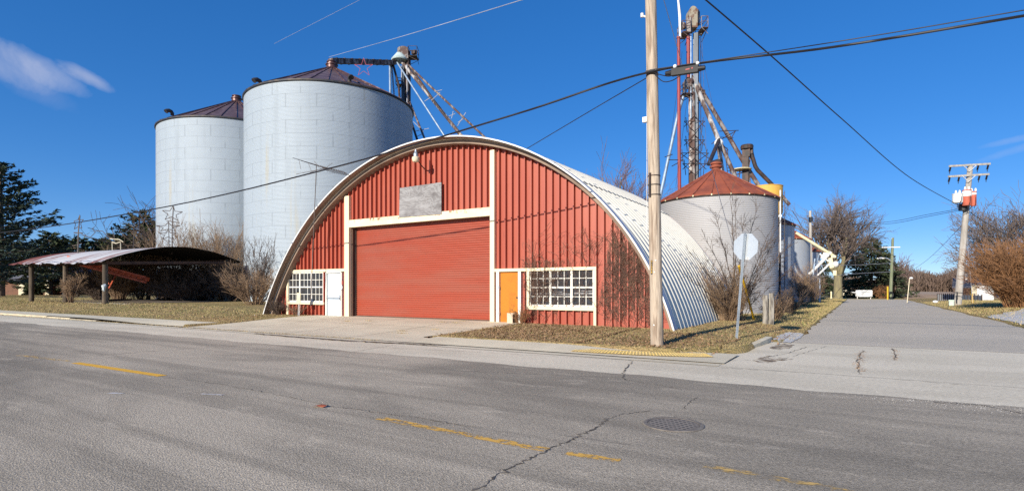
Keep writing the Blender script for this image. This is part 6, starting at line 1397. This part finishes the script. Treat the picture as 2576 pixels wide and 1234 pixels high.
def weeds_at(name, pts, n, spread, hmin, hmax, m_, label):
    W_ = []
    for (x, y, z) in pts:
        for k in range(n): W_.append((x + rng.normal(0, spread), y + rng.normal(0, spread * .4), z))
    P_ = np.array(W_); m = len(P_); h = rng.uniform(hmin, hmax, m); a = rng.uniform(0, 6.28, m); dx, dy = np.cos(a) * .006, np.sin(a) * .006; le = rng.normal(0, .9, (m, 2)) * h[:, None]
    V = np.stack([P_ - np.stack([dx, dy, 0 * dx], 1), P_ + np.stack([dx, dy, 0 * dx], 1), P_ + np.concatenate([le, h[:, None]], 1)], 1).reshape(-1, 3)
    return tag(np_mesh(name, V, np.arange(m * 3).reshape(-1, 3), m_, org=(0, 0, 0)), label, 'weeds', None, 'stuff')
jp = [gnd(x, y, .06) for x, y in ((930, 815), (1012, 834), (1112, 820), (1147, 822), (875, 815), (1010, 838), (1095, 833), (1165, 818), (1205, 812))]
weeds_at('weeds', [tuple(Vector((p.x, p.y, drive_z(p.y)))) for p in jp], 60, .14, .02, .07, 'straw_blade', 'dry tufts in the joints of the driveway slab')
gp_ = [(x, 12.40 + .02 * math.sin(x * 3), .01) for x in np.arange(-60, -12.5, .22)]
weeds_at('weeds', gp_, 14, .10, .02, .06, 'straw_blade', 'dry weeds along the gutter joint')
gp_ = [gnd(2165 + rng.normal(0, 6), y, .0) for y in range(885, 935, 3)] + [gnd(2252, y, .0) for y in range(880, 905, 4)]
weeds_at('weeds', [tuple(p) for p in gp_], 10, .05, .015, .04, 'dead_leaf', 'dead weeds in the cracks of the concrete apron')
gp_ = [(rng.uniform(-9, -2.6), 13.72 + rng.uniform(-.1, .15) + .5 * sm((rng.uniform(-9, -2.6) + 7) / 4), .1) for k in range(120)]
def leaves(name, n, polys, label, s0=.03, s1=.075):
    P_ = []
    for (x0, y0, x1, y1, wt) in polys: k = int(n * wt); P_.append(np.stack([np.clip(rng.normal((x0 + x1) / 2, (x1 - x0) / 3.4, k), x0, x1), rng.uniform(y0, y1, k)], 1))
    P_ = np.concatenate(P_); z = np.array([max(gz(x, y), .0) for x, y in P_]) + rng.uniform(.015, .05, len(P_)); m = len(P_); u = rng.normal(0, 1, (m, 3)); u[:, 2] *= .4; u /= np.linalg.norm(u, axis=1, keepdims=True); v = np.cross(u, rng.normal(0, .35, (m, 3)) + np.array([0, 0, 1.])); v /= np.linalg.norm(v, axis=1, keepdims=True)
    s_ = rng.uniform(s0, s1, (m, 1)); c = np.concatenate([P_, z[:, None]], 1); V = np.stack([c - u * s_ * .6, c + v * s_ * .35, c + u * s_ * .6, c - v * s_ * .35], 1).reshape(-1, 3)
    return tag(np_mesh(name, V, np.arange(m * 4).reshape(-1, 4), 'dead_leaf', org=(0, 0, 0)), label, 'leaves', None, 'stuff')
leaves('fallen_leaves', 13000, [(-11.9, 13.7, -6.5, 18.9, .62), (-6.5, 13.7, -3.0, 17.5, .22), (-27.5, 14.4, -24, 18.9, .07), (-5.5, 17.5, -2, 24, .09)], 'brown fallen leaves on the verge before the barn')
leaves('fallen_leaves', 900, [(-60, 14.4, -28, 22, 1)], 'scattered brown leaves on the lawn left of the barn', .05, .12)
e = MB(); q = gnd(803, 1023); e.add([q + Vector((a, b_, c)) for a, b_, c in ((-.10, -.02, .012), (-.02, -.05, .03), (.09, -.02, .01), (.02, .05, .035), (-.05, .03, .01), (.12, .03, .03))], [(0, 1, 3, 4), (1, 2, 5, 3)]); tag(e.build('dead_leaf', 'rust_roof'), 'single curled red-brown leaf lying on the asphalt', 'leaf')
# loose white grit along the edge of the asphalt on the right
k = 700; px = rng.normal(2400, 170, k); py = 1010 + (px - 2298) * .075 + rng.normal(0, 7, k); V = []; F = []
for a, b_ in zip(px, py):
    q = gnd(float(a), float(b_)); s_ = rng.uniform(.002, .006); i = len(V); V += [(q.x - s_, q.y, .002), (q.x + s_ * .6, q.y - s_, .002), (q.x + s_ * .5, q.y + s_, .002), (q.x, q.y, s_ * 1.3)]; F += [(i, i + 1, i + 3), (i + 1, i + 2, i + 3), (i + 2, i, i + 3)]
tag(np_mesh('loose_grit', V, F, 'gravel', org=(0, 0, 0)), 'loose pale grit along the asphalt edge at the right', 'grit', None, 'stuff')
